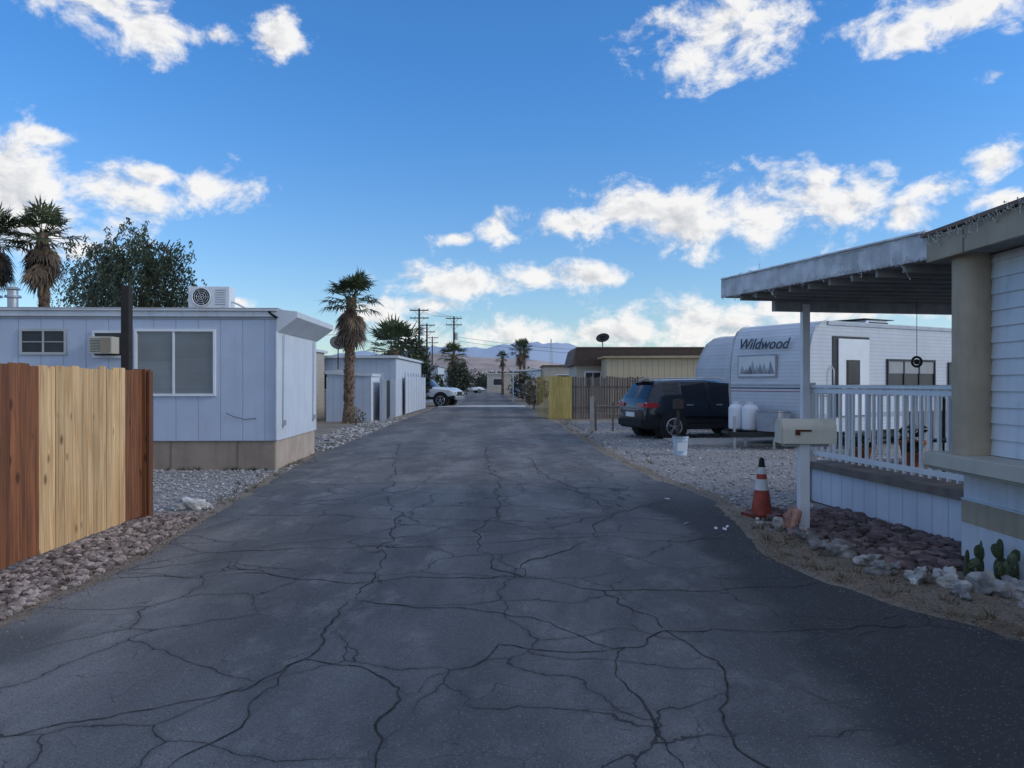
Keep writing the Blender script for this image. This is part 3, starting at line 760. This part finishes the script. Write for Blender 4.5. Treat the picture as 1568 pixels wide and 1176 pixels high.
def pickup(name, x, y, rz, col):
    P = [(-2.7, .5, .95, 1.02, .88, .84), (-2.65, .45, 1.02, 1.06, .95, .9), (-.75, .42, 1.04, 1.08, .96, .9), (-.72, .42, 1.06, 1.62, .96, .74), (-.5, .42, 1.06, 1.8, .96, .7), (.4, .42, 1.05, 1.82, .96, .7),
         (.5, .42, 1.05, 1.8, .96, .7), (1.15, .42, 1.05, 1.16, .96, .84), (2.2, .45, .98, 1.1, .95, .82), (2.5, .5, .86, .96, .9, .75), (2.58, .55, .7, .74, .85, .7)]
    e = empty(name, (x, y, 0), rz); b = B(); pc = paint(name + '_paint', col)
    car_body(b, P, pc, {4, 6}, {3, 6}, black_rub); o = b.done('body', e); weld(o)
    b = B()
    for sd in (-1, 1):
        for wx in (-1.7, 1.7): b.cyl((wx, sd * .5, .42), (wx, sd * .965, .42), .47, black_rub, n=24); wheel(b, wx, sd * .87, .38, .24, sd)
        b.box(2.45, 2.6, min(sd * .5, sd * .8), max(sd * .5, sd * .8), .72, .88, head_l); b.rock((.9, sd * 1.08, 1.15), (.1, .12, .09), dark_metal, 1, 2, 0, True, 0)
    b.box(2.56, 2.66, -.9, .9, .42, .6, galv); b.box(2.52, 2.6, -.48, .48, .66, .88, dark_metal); b.done('wheels_trim', e, bevel=.01)
    e.scale = (1.12, 1.08, 1.12)
pickup('parked_pickup_truck', -6.35, 52.6, math.radians(-14), (.62, .64, .66))
def small_car(name, x, y, rz, col):
    e = empty(name, (x, y, 0), rz); b = B(); S = [(q[0], q[1], q[2] * .9, q[3] * .88, q[4], q[5]) for q in SUV]
    car_body(b, S, paint(name + '_paint', col), {4, 6, 8, 9}, {2, 9}, black_rub); weld(b.done('body', e)); b = B()
    for sd in (-1, 1):
        for wx in (-1.36, 1.34): wheel(b, wx, sd * .85, .32, .2, sd)
    b.done('wheels', e)
small_car('parked_car', -6.6, 118, math.radians(20), (.6, .62, .66)); small_car('parked_car', 1.2, 88, math.radians(80), (.05, .12, .3))
small_car('parked_car', 2.4, 79, math.radians(150), (.6, .6, .6))

# ------------------------------------------------------------------ RV trailers
red_s = mat('stripe_red', (.3, .08, .08), .5); dk_s = mat('stripe_dark', (.06, .07, .1), .5); gr_s = mat('stripe_grey', (.35, .37, .41), .5)
def trailer(name, x, y, rz, L, H, detail=True):
    e = empty(name, (x, y, 0), rz); W = 2.44
    prof = [(.06, .42), (0, .8), (-.05, 1.4), (-.02, 2.1), (.04, 2.45), (.12, H - .35), (.24, H - .16), (.42, H - .05), (.65, H), (L, H), (L, .42)]
    if not detail: prof = [(.06, .42), (0, .8), (-.02, 1.4), (.1, 2.1), (.32, 2.6), (.6, H - .3), (.95, H - .1), (1.4, H), (L, H), (L, .42)]
    b = B(); b.extrude(prof, 'y', 0, W, side_h if detail else side_h2); b.done('body', e, bevel=.03)
    b = B(); b.box(.5, L - .3, .2, W - .2, .25, .42, dark_metal)
    for yy in (0., W - .2):
        for wx in (L * .58, L * .58 + .8):
            b.cyl((wx, yy + .02, .36), (wx, yy + .2, .36), .34, black_rub, n=22)
    b.box(L * .5, L * .75, -.012, -.003, .42, .85, dark_metal); b.done('chassis', e)
    b = B(); hz_ = .36
    b.beam((.1, .5, hz_), (-1.35, W / 2 - .02, hz_), .06, .12, dark_metal); b.beam((.1, W - .5, hz_), (-1.35, W / 2 + .02, hz_), .06, .12, dark_metal)
    b.beam((-1.3, W / 2, hz_ + .04), (-1.55, W / 2, hz_ + .08), .08, .08, dark_metal); b.beam((-.45, .8, hz_), (-.45, W - .8, hz_), .05, .08, dark_metal)
    b.cyl((-1.15, W / 2, 0), (-1.15, W / 2, .8), .035, galv); b.cyl((-1.15, W / 2, 0), (-1.15, W / 2, .02), .12, galv)
    for sy_ in (-.5, .5): b.cyl((-.3, W / 2 + sy_ * .9, 0), (-.3, W / 2 + sy_ * .9, .32), .03, galv, n=8); b.cyl((-.3, W / 2 + sy_ * .9, 0), (-.3, W / 2 + sy_ * .9, .02), .09, galv, n=10)
    b.done('hitch', e)
    if detail:
        b = B()
        for yy in (W / 2 + .15, W / 2 + .6):
            b.tube([(-.45, yy, .43), (-.45, yy, .47), (-.45, yy, .97), (-.45, yy, 1.04), (-.45, yy, 1.07)], [.17, .2, .2, .15, .09], white_clean, 22)
            b.tube([(-.45, yy, 1.06), (-.45, yy, 1.14)], .1, white_clean, 18, .85)
        b.box(-.66, -.24, W / 2 - .08, W / 2 + .82, .42, .44, dark_metal)
        b.done('propane_tanks', e, bevel=.01)
        b = B(); b.extrude([(.38, .44), (1.0, .44), (1.02, .86), (.36, .9)], 'x', -.62, -.2, gr_s, .9); b.box(-.64, -.18, .34, 1.04, .9, .93, gr_s, .75); b.done('storage_bin', e, bevel=.02)
    b = B()
    if detail:
        b.box(-.07, -.045, .9, 2.15, 1.72, 2.3, gr_s, .9); b.box(-.08, -.071, .94, 2.11, 1.76, 2.26, white_clean, .85)
        r = random.Random(2)
        for i in range(9):
            yc = 1.05 + i * .115; hh = r.uniform(.1, .3); b.add([(-.083, yc - .1, 1.82), (-.083, yc + .1, 1.82), (-.083, yc + r.uniform(-.03, .03), 1.86 + hh)], [(0, 1, 2)], gr_s, r.uniform(.6, 1.1))
        for z, mt, t in ((1.45, dk_s, .03), (1.38, red_s, .015), (1.52, gr_s, .04)): b.box(-.062, -.04, .03, W - .03, z, z + t, mt)
        b.box(-.03, .02, .1, W - .1, .55, .62, gr_s)
    for z, mt, t in ((1.42, gr_s, .05), (1.33, dk_s, .03), (1.27, red_s, .02), (.75, gr_s, .12)): b.box(.1, L - .05, -.012, -.003, z, z + t, mt)
    b.box(.65, L, -.03, -.003, H - .1, H - .02, gr_s, 1.2)
    b.tube([(q[0] - .01, -.005, q[1]) for q in prof[1:9]], .022, galv, 6)
    b.tube([(q[0] - .01, W + .005, q[1]) for q in prof[1:9]], .022, galv, 6)
    b.done('decals', e)
    b = B()
    b.box(.82, 2.2, -.02, -.003, .78, 2.72, dark_metal); b.box(1.0, 2.16, -.05, -.021, .8, 2.66, white_clean)
    b.box(1.28, 1.78, -.065, -.051, 1.55, 2.15, dark_metal); b.box(1.32, 1.74, -.072, -.066, 1.59, 2.11, tint_glass)
    b.cyl((1.1, -.08, 1.4), (1.1, -.05, 1.4), .04, dark_metal); b.tube([(.75, -.03, 1.2), (.75, -.1, 1.3), (.75, -.1, 1.9), (.75, -.03, 2.0)], .018, galv, 6)
    b.box(1.0, 2.0, -.45, -.03, .38, .42, dark_metal); b.box(1.0, 2.0, -.7, -.3, .2, .24, dark_metal)
    b.done('door', e, bevel=.008)
    b = B(); window(b, 2.95, 4.9, 1.5, 2.15, -.003, dark_metal, tint_glass, (3.6, 4.25), .05, .04)
    for i in range(14): b.box(2.96, 4.89, -.02, -.0125, 1.84 + i * .022, 1.855 + i * .022, white_clean, .6)
    window(b, 5.6, 6.6, 1.5, 2.1, -.003, dark_metal, tint_glass, (), .05, .04); b.done('windows', e)
    b = B(); b.extrude([(3.0, H), (3.1, H + .16), (3.9, H + .17), (4.1, H)], 'y', .7, 1.6, white); b.box(3.2, 4.0, .69, .7, H + .03, H + .12, dark_metal)
    b.box(2.95, 4.2, .65, 1.65, H + .18, H + .2, dark_metal)
    b.cyl((5.6, 1.2, H), (5.6, 1.2, H + .12), .1, white); b.done('roof_air_conditioner', e, bevel=.01)
    return e
rv = trailer('travel_trailer', 6.95, 18.0, math.radians(30), 7.6, 3.08)
cu = bpy.data.curves.new('lettering', 'FONT'); cu.body = 'Wildwood'; cu.size = .38; cu.shear = .3; cu.extrude = .004; cu.offset = .004
tm, tnt, tb = new_mat('lettering_paint'); tb.inputs['Base Color'].default_value = (.03, .04, .06, 1)
cu.materials.append(tm)
tx = bpy.data.objects.new('lettering', cu); COL.objects.link(tx); tx.parent = rv
tx.matrix_local = Matrix(((0, .16, -1, -.015), (-1, 0, 0, 2.2), (0, .987, .1, 2.46), (0, 0, 0, 1)))
trailer('fifth_wheel_trailer', 7.75, 25.4, math.radians(30), 8, 3.28, False)

# ------------------------------------------------------------------ right background
f = B()
for i in range(9): y_ = 36 - i * .27; f.box(1.15 + i * .05, 1.17 + i * .05, y_ - .25, y_, .03, 1.9 + rnd.uniform(-.02, .02), yellow_wood, rnd.uniform(.8, 1.1))
for i in range(7): f.box(1.6 + i * .145, 1.6 + i * .145 + .135, 33.5, 33.53, .03, 1.88 + rnd.uniform(-.02, .02), yellow_wood, rnd.uniform(.85, 1.15))
f.done('yellow_fence')
f = B()
for i in range(30): 
    x = 2.62 + i * .118; f.box(x, x + .09, 33.6 + i * .03, 33.63 + i * .03, .03, 1.85 + rnd.uniform(-.04, .04), grey_wood, rnd.uniform(.6, 1.2))
f.beam((2.6, 33.66, .5), (6.1, 34.55, .5), .05, .09, grey_wood); f.beam((2.6, 33.66, 1.4), (6.1, 34.55, 1.4), .05, .09, grey_wood)
f.done('slat_fence')
e = empty('brown_roof_house', (3.35, 42, 0))
b = B(); b.box(.2, 13, .3, 6, 0, 2.6, beige_h); b.done('walls', e)
b = B(); b.extrude([(-.1, 2.55), (13.2, 2.55), (13.0, 3.5), (.15, 3.5)], 'y', 0, 6.3, brown_roof)
for i in range(12): b.box(.1, 13, -.02, -.003, 2.6 + i * .075, 2.61 + i * .075, brown_roof, .5)
b.box(.2, 13.1, -.05, 6.35, 3.5, 3.55, brown_roof, 1.3); b.done('mansard_roof', e)
b = B(); window(b, .7, 1.5, 1.35, 2.15, .297, white_clean, tint_glass, (1.1,), .08); b.done('windows', e)
e = empty('tan_carport', (4.85, 39.4, 0), math.radians(1))
b = B(); b.box(0, 6.4, 0, 2, 0, 2.85, tan_v); b.done('walls', e)
b = B(); b.extrude([(-.2, 2.86), (6.6, 2.86), (6.6, 3.0), (-.2, 2.95)], 'y', -.2, 2.3, tan_wall, .8); b.done('roof', e)
simple_bldg('white_mobile_home', 2.6, 96, 12, 5, 3.0, shed_v, white, white, wins=((1, 2.5, 1.2, 2.2), (5, 6, 1.2, 2.2)))
simple_bldg('white_mobile_home', 1.6, 78, 5, 5, 2.9, shed_v, white, white, wins=((1, 2.5, 1.2, 2.2),))
simple_bldg('beige_mobile_home', 2.6, 62, 7, 6, 2.9, beige_h, tan_wall, brown_roof, wins=((1, 2.5, 1.2, 2.2), (4, 5.5, 1.2, 2.2)))
simple_bldg('white_mobile_home', -4, 124, 9, 5, 3.0, beige_h, white, white, wins=((1, 2.5, 1.2, 2.2), (5, 6, 1.2, 2.2)))
b = B(); b.extrude([(0, 2.55), (3.4, 2.7), (3.4, 2.82), (0, 2.67)], 'y', 66, 71, white)
for x_, y_ in ((.1, 66.1), (.1, 70.9), (3.3, 66.1), (3.3, 70.9)): b.box(x_ - .05, x_ + .05, y_ - .05, y_ + .05, 0, 2.58, white)
b.done('white_carport')
f = B()
for x, y in ((2.75, 25.6), (3.3, 25.4), (4.0, 25.6)): f.box(x, x + .07, y, y + .07, 0, .95, grey_wood)
f.box(2.5, 2.62, 24.6, 24.72, 0, 1.15, concrete)
for z in (.3, .6, .85): f.tube([(2.78, 25.6, z), (3.3, 25.4, z - .03), (4.03, 25.6, z)], .008, galv, 5)
f.done('wire_fence', bevel=.005)
b = B(); bk = mat('bucket_plastic', (.5, .6, .7), .4); b.tube([(0, 0, 0), (0, 0, .42)], [.14, .17], bk, 24); b.tube([(0, 0, .38), (0, 0, .42)], .18, bk, 24, .8)
b.box(-.1, .1, -.168, -.16, .1, .28, white_clean)
b.box(-.03, .03, .2, .26, 0, 1.25, dark_post); b.box(-.1, .1, .12, .32, 1.02, 1.22, dark_post); b.tube([(-.16, 0, .38), (-.12, -.14, .3), (.12, -.14, .3), (.16, 0, .38)], .006, galv, 5)
b.done('bucket_and_post', loc=(3.72, 17, 0))
b = B(); b.box(4.2, 8.2, 19.3, 21.4, .006, .06, concrete); b.done('concrete_pad', bevel=.01)

# ------------------------------------------------------------------ cone
b = B(); cr_ = mat('cone_plastic', (.3, .05, .03), .6, ns=8, var=.3, grime=.4); cw = mat('cone_band', (.6, .61, .61), .5, grime=.4)
b.box(-.17, .17, -.17, .17, 0, .035, cr_, .6)
z0, seg = .035, [(.28, .1, cr_), (.13, 1, cw), (.06, 1, cr_), (.08, 1, cw), (.1, 1, black_rub)]
rf = lambda z: .13 - .105 * z / .7
z = z0
for dz, _, mt in seg: b.tube([(0, 0, z), (0, 0, z + dz)], [rf(z), rf(z + dz)], mt, 24, caps=False); z += dz
b.tube([(0, 0, z), (0, 0, z + .015)], [rf(z), .01], black_rub, 24)
b.done('traffic_cone', loc=(2.97, 9.15, .012), rz=.3)

# ------------------------------------------------------------------ mailbox
e = empty('mailbox', (3.2, 8.45, 0), math.radians(-4))
b = B(); b.box(-.055, .055, -.055, .055, 0, .93, white_clean); b.box(-.22, .26, -.05, .05, .90, .93, white, .7); b.done('post', e, bevel=.006)
b = B(); pr_ = [(-.115, .935), (.115, .935), (.115, 1.09)] + [(math.cos(t * math.pi / 10) * .115, 1.09 + math.sin(t * math.pi / 10) * .115) for t in range(1, 10)] + [(-.115, 1.09)]
b.extrude(pr_, 'x', -.26, .32, cream, 1.15); b.extrude([(p_[0] * 1.05, p_[1] * 1.01 - .008) for p_ in pr_], 'x', -.275, -.25, cream, .9); b.done('box', e, bevel=.004)
b = B(); b.box(-.12, .05, -.128, -.118, 1.07, 1.09, mat('flag_brown', (.12, .03, .02), .7)); b.box(-.12, -.07, -.13, -.118, 1.03, 1.09, mat('flag_brown2', (.12, .03, .02), .7)); b.done('flag', e)

# ------------------------------------------------------------------ right house + porch
e = empty('porch_house', (0, 0, 0))
b = B()
z = .99
while z < 2.68:
    b.extrude([(4.06, z), (4.035, z), (4.052, min(z + .135, 2.68)), (4.06, min(z + .135, 2.68))], 'y', -3, 6.8, white); z += .135
b.box(4.06, 9, -3, 6.8, .99, 2.68, white)
b.box(4.04, 9, -3, 6.88, 0, .84, white); b.done('walls', e)
b = B(); b.box(4.02, 4.038, -3, 6.885, .36, .56, beige, .9); b.box(4.015, 4.038, -3, 6.883, .56, .575, white); b.box(4.015, 4.038, -3, 6.883, .345, .36, white)
b.box(4.022, 4.038, -3, 6.885, .0, .345, white, 1.0); b.done('trim_band', e, bevel=.003)
b = B(); b.box(3.72, 4.1, -3, 6.95, .86, .985, cream, .75); b.box(3.74, 4.08, -3, 6.93, .835, .86, cream, .5); b.done('ledge', e, bevel=.008)
b = B(); b.tube([(3.96, 6.62, .986), (3.96, 6.62, 2.7)], .155, beige, 36, .95); b.done('column', e)
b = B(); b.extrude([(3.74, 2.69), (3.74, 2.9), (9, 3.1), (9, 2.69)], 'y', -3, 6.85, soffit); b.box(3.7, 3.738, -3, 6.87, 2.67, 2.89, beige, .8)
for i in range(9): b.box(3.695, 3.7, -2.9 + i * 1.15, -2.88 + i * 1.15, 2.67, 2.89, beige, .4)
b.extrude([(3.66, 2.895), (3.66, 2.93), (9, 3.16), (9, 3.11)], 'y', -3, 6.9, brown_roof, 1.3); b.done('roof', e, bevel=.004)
DK0, DK1 = Vector((4.45, 6.95, 0)), Vector((3.98, 10.5, 0))
ang = math.atan2(-(DK1.x - DK0.x), DK1.y - DK0.y); dl = (DK1 - DK0).length
dk = empty('deck_frame', (4.45, 6.95, 0), ang); dk.parent = e
deck_m = mat('deck_board', (.18, .15, .13), .7, ns=4, var=.2)
b = B(); b.box(.02, 4.5, .0, dl - .02, .02, .47, skirt_v); b.done('deck_skirting', dk)
b = B()
for i in range(27): b.box(-.04, 4.6, i * .137 - .05, i * .137 + .08, .50, .535, deck_m, rnd.uniform(.8, 1.2))
b.box(-.045, -.02, -.05, dl + .03, .46, .55, deck_m, .9); b.box(0, 4.5, 0, dl - .03, .47, .5, deck_m, .6); b.done('deck_floor', dk, bevel=.003)
b = B()
def rail(x0, y0, x1, y1):
    L = math.hypot(x1 - x0, y1 - y0); n = int(L / .14)
    b.beam((x0, y0, 1.55), (x1, y1, 1.55), .09, .035, white_clean); b.beam((x0, y0, 1.49), (x1, y1, 1.49), .03, .06, white_clean); b.beam((x0, y0, .66), (x1, y1, .66), .03, .06, white_clean)
    for i in range(n + 1):
        t = i / n; x = x0 + (x1 - x0) * t; y = y0 + (y1 - y0) * t
        b.box(x - .016, x + .016, y - .016, y + .016, .6, 1.53, white_clean)
rail(.06, .1, .06, dl - .1); rail(.06, dl - .1, 4.4, dl - .1)
b.box(.02, .1, dl - .14, dl - .06, .3, 1.6, white_clean)
b.done('railing', dk, bevel=.003)
b = B(); b.box(3.9, 4.0, 10.32, 10.42, 0, 2.66, white_clean); b.done('porch_post', e, bevel=.005)
A = Vector((2.9, 10.5, 2.76)); Bn = Vector((3.74, 6.88, 2.70)); C = Vector((8.6, 11.6, 2.76)); D = Vector((8.9, 6.88, 2.7))
b = B()
up = Vector((0, 0, .2))
vs = [A, Bn, D, C, A + up, Bn + up, D + up * 1.8, C + up * 1.8]
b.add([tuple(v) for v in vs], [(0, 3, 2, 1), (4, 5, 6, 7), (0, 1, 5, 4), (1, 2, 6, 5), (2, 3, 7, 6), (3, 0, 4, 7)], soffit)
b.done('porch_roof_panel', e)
b = B(); dAB = (Bn - A).normalized()
off = Vector((-.02, -.004, .12)); b.beam(A + off - dAB * .03, Bn + off + dAB * .02, .035, .24, fascia)
b.beam(A + off + Vector((0, 0, .13)), Bn + off + Vector((0, 0, .13)), .08, .02, fascia, 1.25)
b.beam(A + Vector((.02, .03, .11)), C + Vector((0, .03, .11)), .035, .22, fascia, .85); b.done('porch_fascia', e, bevel=.004)
b = B()
for i in range(1, 10):
    p0 = A.lerp(Bn, i / 10); p1 = C.lerp(D, i / 10)
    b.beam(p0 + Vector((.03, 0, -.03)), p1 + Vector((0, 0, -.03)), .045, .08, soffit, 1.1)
b.beam((3.5, 10.3, 2.64), (8.3, 11.2, 2.64), .09, .17, fascia, .7)
b.done('porch_rafters', e)
b = B(); wirew = mat('light_string', (.5, .5, .48), .5)
def icicles(P0, P1, n):
    prev = None
    for i in range(n):
        t = i / (n - 1); p = P0.lerp(P1, t) + Vector((-.03, 0, rnd.uniform(-.02, .03)))
        if prev is not None: b.tube([prev, (prev + p) / 2 - Vector((0, 0, .03)), p], .0028, wirew, 4)
        prev = p
        if rnd.random() < .75:
            q = p.copy(); pts = [q.copy()]
            for k in range(rnd.randint(2, 5)):
                q = q + Vector((rnd.uniform(-.03, .03), rnd.uniform(-.03, .03), rnd.uniform(-.05, .01) if rnd.random() < .8 else .03)); pts.append(q.copy())
            b.tube(pts, .0025, wirew, 4); b.rock(tuple(q), (.006, .006, .012), wirew, 1, 1, 0)
icicles(A + Vector((-.02, -.02, .02)), Bn + Vector((-.02, 0, .02)), 50)
icicles(A + Vector((-.02, -.02, .25)), Bn + Vector((-.02, 0, .25)), 16)
icicles(Vector((3.69, 6.85, 2.88)), Vector((3.69, 5.0, 2.88)), 44)
b.done('string_lights', e)
b = B(); b.tube([(5.05, 9.6, 2.62), (5.05, 9.6, 1.92)], .004, dark_metal, 4)
pts = [(5.05 + math.cos(t * math.pi / 8) * .06, 9.6, 1.86 + math.sin(t * math.pi / 8) * .06) for t in range(17)]; b.tube(pts, .015, dark_metal, 6, caps=False)
b.rock((5.05, 9.6, 1.86), (.035, .035, .035), dark_metal, 1, 2, 0, True); b.done('hanging_ornament')
terr = mat('terracotta', (.4, .14, .07), .8, ns=6)
def pot(name, x, y, z, s, plant=True):
    b = B(); b.tube([(0, 0, 0), (0, 0, s * .8), (0, 0, s * .82), (0, 0, s)], [s * .35, s * .5, s * .58, s * .58], terr, 20)
    if plant: bush(b, 0, 0, s * 1.25, s * .5, s * .5, s * .5, 120, .04, bush_leaf, int(x * 10))
    b.done(name, loc=(x, y, z))
pot('flower_pot', 4.6, 10.1, .535, .22, True); pot('flower_pot', 5.0, 9.6, .535, .2, True); pot('flower_pot', 5.3, 10.2, .535, .3)
b = B()
for sx_ in (-.22, .22):
    for sy_ in (-.2, .2): b.tube([(sx_, sy_, 0), (sx_, sy_, .42 if sy_ < 0 else .9)], .014, dark_metal, 6)
b.box(-.25, .25, -.23, .23, .40, .43, dark_metal)
for i in range(6): b.box(-.23 + i * .085, -.2 + i * .085, .19, .21, .43, .88, dark_metal)
b.done('patio_chair', loc=(5.0, 8.6, .535), rz=-.8)

# ------------------------------------------------------------------ cactus
b = B(); r = random.Random(9)
def pad(x, y, z, s, az, tilt):
    V, F = ICO[3]; M = Matrix.Translation((x, y, z)) @ Matrix.Rotation(az, 4, 'Z') @ Matrix.Rotation(tilt, 4, 'Y')
    vs = []
    for p_ in V:
        k = .75 + .25 * (p_[2] + 1) / 2 * 1.2
        vs.append(tuple(M @ Vector((p_[0] * s * .68 * k, p_[1] * s * .13, (p_[2] + .95) * s))))
    b.add(vs, F, cactus_m, r.uniform(.8, 1.3), True)
    for _ in range(26):
        px, pz = r.uniform(-.5, .5) * s, r.uniform(.3, 1.6) * s
        b.add([tuple(M @ Vector((px - .002, -s * .13, pz))), tuple(M @ Vector((px + .002, -s * .13, pz))), tuple(M @ Vector((px + .004, -s * .3, pz + .008)))], [(0, 1, 2)], wirew, 1)
    return M @ Vector((0, 0, s * 1.8))
for x, y, s, a, t in [(3.66, 6.1, .085, .2, -.4), (3.74, 6.15, .1, .6, .1), (3.86, 6.05, .09, -.3, .3), (3.82, 5.95, .075, .9, -.5), (3.94, 6.2, .1, 0, 0), (3.7, 6.0, .07, -.5, .6), (4.0, 6.1, .09, .4, .3)]:
    tp = pad(x, y, .0, s, a, t)
    if r.random() < .9: pad(tp.x, tp.y, tp.z - .01, s * .9, a + .5, r.uniform(-.5, .5))
    if r.random() < .6: pad(tp.x, tp.y, tp.z - .01, s * .7, a - .6, r.uniform(-.9, .9))
b.done('prickly_pear_cactus')

# ------------------------------------------------------------------ hills & mountains
def ridge(name, y0, depth, x0, x1, hf, mt, nx=160, ny=10):
    b = B(); vs = []
    for j in range(ny):
        t = j / (ny - 1)
        for i in range(nx):
            x = x0 + (x1 - x0) * i / (nx - 1); k = math.sin(math.pi * t * .5)
            h = hf(x) * (k ** 1.1) * (1 + .25 * noise.fractal(Vector((x / depth * 4, t * 4, 3)), 1, 2, 5) * (1 - abs(2 * t - 1) * .3))
            vs.append((x, y0 + depth * t, max(-2, h) - 1))
    fs = [(j * nx + i, j * nx + i + 1, (j + 1) * nx + i + 1, (j + 1) * nx + i) for j in range(ny - 1) for i in range(nx - 1)]
    b.add(vs, fs, mt, 1, True); return b.done(name)
hill_m = mat('hill_earth', (.4, .32, .28), .95, var=.3, ns=.02)
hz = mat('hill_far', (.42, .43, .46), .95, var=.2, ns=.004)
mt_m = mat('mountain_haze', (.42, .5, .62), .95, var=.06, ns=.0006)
g1 = lambda x, c, w: math.exp(-((x - c) / w) ** 2)
ridge('desert_hills', 700, 300, -900, 900, lambda x: 16 + 20 * g1(x, -75, 110) + 12 * g1(x, -300, 150) + 9 * g1(x, 150, 200) + 5 * noise.noise(Vector((x / 60, 0, 0))), hill_m)
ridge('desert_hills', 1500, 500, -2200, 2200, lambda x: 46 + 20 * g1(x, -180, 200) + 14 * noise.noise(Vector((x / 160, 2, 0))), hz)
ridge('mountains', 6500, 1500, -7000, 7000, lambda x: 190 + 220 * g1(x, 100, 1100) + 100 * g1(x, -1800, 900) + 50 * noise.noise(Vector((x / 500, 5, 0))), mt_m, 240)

# ------------------------------------------------------------------ world
w = bpy.data.worlds.new('World'); scene.world = w; w.use_nodes = True
nt = NT(w.node_tree); bg = w.node_tree.nodes['Background']
SUN_EL, SUN_AZ = 26, 100
sky = nt.n('ShaderNodeTexSky'); sky.sky_type = 'NISHITA'; sky.sun_disc = False
sky.sun_elevation = math.radians(SUN_EL); sky.sun_rotation = math.radians(SUN_AZ); sky.air_density = 1.0; sky.dust_density = .3; sky.ozone_density = 2.5
tc = nt.n('ShaderNodeTexCoord').outputs['Generated']
sx = nt.n('ShaderNodeSeparateXYZ'); nt.L.new(tc, sx.inputs[0])
az = nt.m('ARCTAN2', sx.outputs[0], sx.outputs[1]); el = nt.m('ARCSINE', sx.outputs[2])
cmb = nt.n('ShaderNodeCombineXYZ'); nt.L.new(az, cmb.inputs[0]); nt.L.new(el, cmb.inputs[1]); P = cmb.outputs[0]
CL = []
def C_(u, v, ru, rv, wt=1.):
    a = math.atan((u - 784) / 1178); e_ = math.atan((586 - v) / 1178 * math.cos(a))
    CL.append((a, e_, ru * wt / 1178 * math.cos(a) ** 1.5 * 1.25, rv * wt / 1178 * 1.2))
for q in [(140, 2, 100, 24), (215, 42, 65, 30), (425, 48, 45, 30, .9), (330, 55, 50, 22, .75), (30, 275, 110, 45), (160, 290, 90, 36), (333, 288, 58, 28), (240, 270, 60, 16, .85), (50, 345, 150, 48), (70, 210, 45, 14, .8),
          (1110, 58, 105, 50), (1165, 18, 70, 26), (1450, 12, 120, 32), (1385, 50, 60, 24), (1525, 248, 38, 28, .9), (1522, 118, 28, 18, .7), (1430, 290, 50, 24, .8),
          (875, 342, 60, 24), (960, 322, 75, 34), (1050, 340, 100, 50), (1165, 325, 95, 46), (1285, 315, 80, 48), (1385, 330, 45, 32, .8), (1540, 305, 50, 16, .9),
          (765, 350, 30, 28, .85), (692, 365, 28, 12, .85), (700, 434, 100, 26), (835, 424, 55, 22), (915, 424, 42, 18), (640, 468, 75, 16, .9), (570, 478, 50, 16, .9), (368, 462, 34, 10, .9),
          (880, 512, 270, 26), (1100, 500, 180, 38), (1190, 474, 90, 18), (1350, 480, 180, 14)]: C_(*q)
F = None
for a, e_, ra, re in CL:
    v_ = nt.vm('LENGTH', nt.vm('MULTIPLY_ADD', P, (1 / ra, 1 / re, 0), (-a / ra, -e_ / re, 0)))
    F = v_ if F is None else nt.m('MINIMUM', F, v_)
F = nt.m('SUBTRACT', 1., nt.m('MINIMUM', F, 2.0))
over = nt.m('MAXIMUM', nt.rng(el, .55, .8), nt.rng(sx.outputs[1], -.1, -.45))  # unseen clouds overhead and behind the camera, added to lift and neutralise ambient light
F = nt.m('MAXIMUM', F, nt.m('SUBTRACT', nt.m('MULTIPLY', over, 1.25), 1.))
PS = nt.mapping(P, (1, 1.4, 1))
n1 = nt.noise(PS, 15, 9, .63, .25); n2 = nt.noise(nt.vm('ADD', PS, (.010, .015, 0)), 15, 6, .6, .25)
dens = nt.m('ADD', F, nt.m('MULTIPLY', nt.m('SUBTRACT', n1, .5), 4.0))
alpha = nt.rng(dens, -.12, .8)
relief = nt.m('MULTIPLY', nt.m('SUBTRACT', n1, n2), 3.2)
thick = nt.rng(dens, .6, 1.8)
br = nt.m('ADD', nt.m('SUBTRACT', .97, nt.m('MULTIPLY', thick, .6)), relief, clamp=True)
K = 1 / .15
ccol = nt.mix(br, (.38 * K, .42 * K, .49 * K), (.95 * K, .94 * K, .93 * K))
tint = nt.mix(nt.rng(el, 0., .42), (.74, .86, 1.), (.42, .88, 1.3))
skyc = nt.mix(1., sky.outputs[0], tint, 'MULTIPLY')
colr = nt.mix(nt.m('MULTIPLY', alpha, .97), skyc, ccol)
nt.L.new(colr, bg.inputs['Color']); bg.inputs['Strength'].default_value = .15
w.cycles.sampling_method = 'MANUAL'; w.cycles.sample_map_resolution = 256

sd = bpy.data.lights.new('sun', 'SUN'); sd.energy = 1.2; sd.angle = math.radians(12); sd.color = (1, .9, .78)
so = bpy.data.objects.new('sun', sd); COL.objects.link(so)
a, e_ = math.radians(SUN_AZ), math.radians(SUN_EL)
so.rotation_euler = (-Vector((math.sin(a) * math.cos(e_), math.cos(a) * math.cos(e_), math.sin(e_)))).to_track_quat('-Z', 'Y').to_euler()
so.location = (0, 0, 30)

cam = bpy.data.cameras.new('camera'); co = bpy.data.objects.new('camera', cam); COL.objects.link(co)
co.location = (0, 0, 1.6); co.rotation_euler = (math.radians(89.9), 0, 0)
cam.sensor_width = 36; cam.lens = 27.05; cam.clip_end = 30000; cam.clip_start = .05
scene.camera = co
scene.view_settings.view_transform = 'Standard'; scene.view_settings.look = 'None'; scene.view_settings.exposure = 0
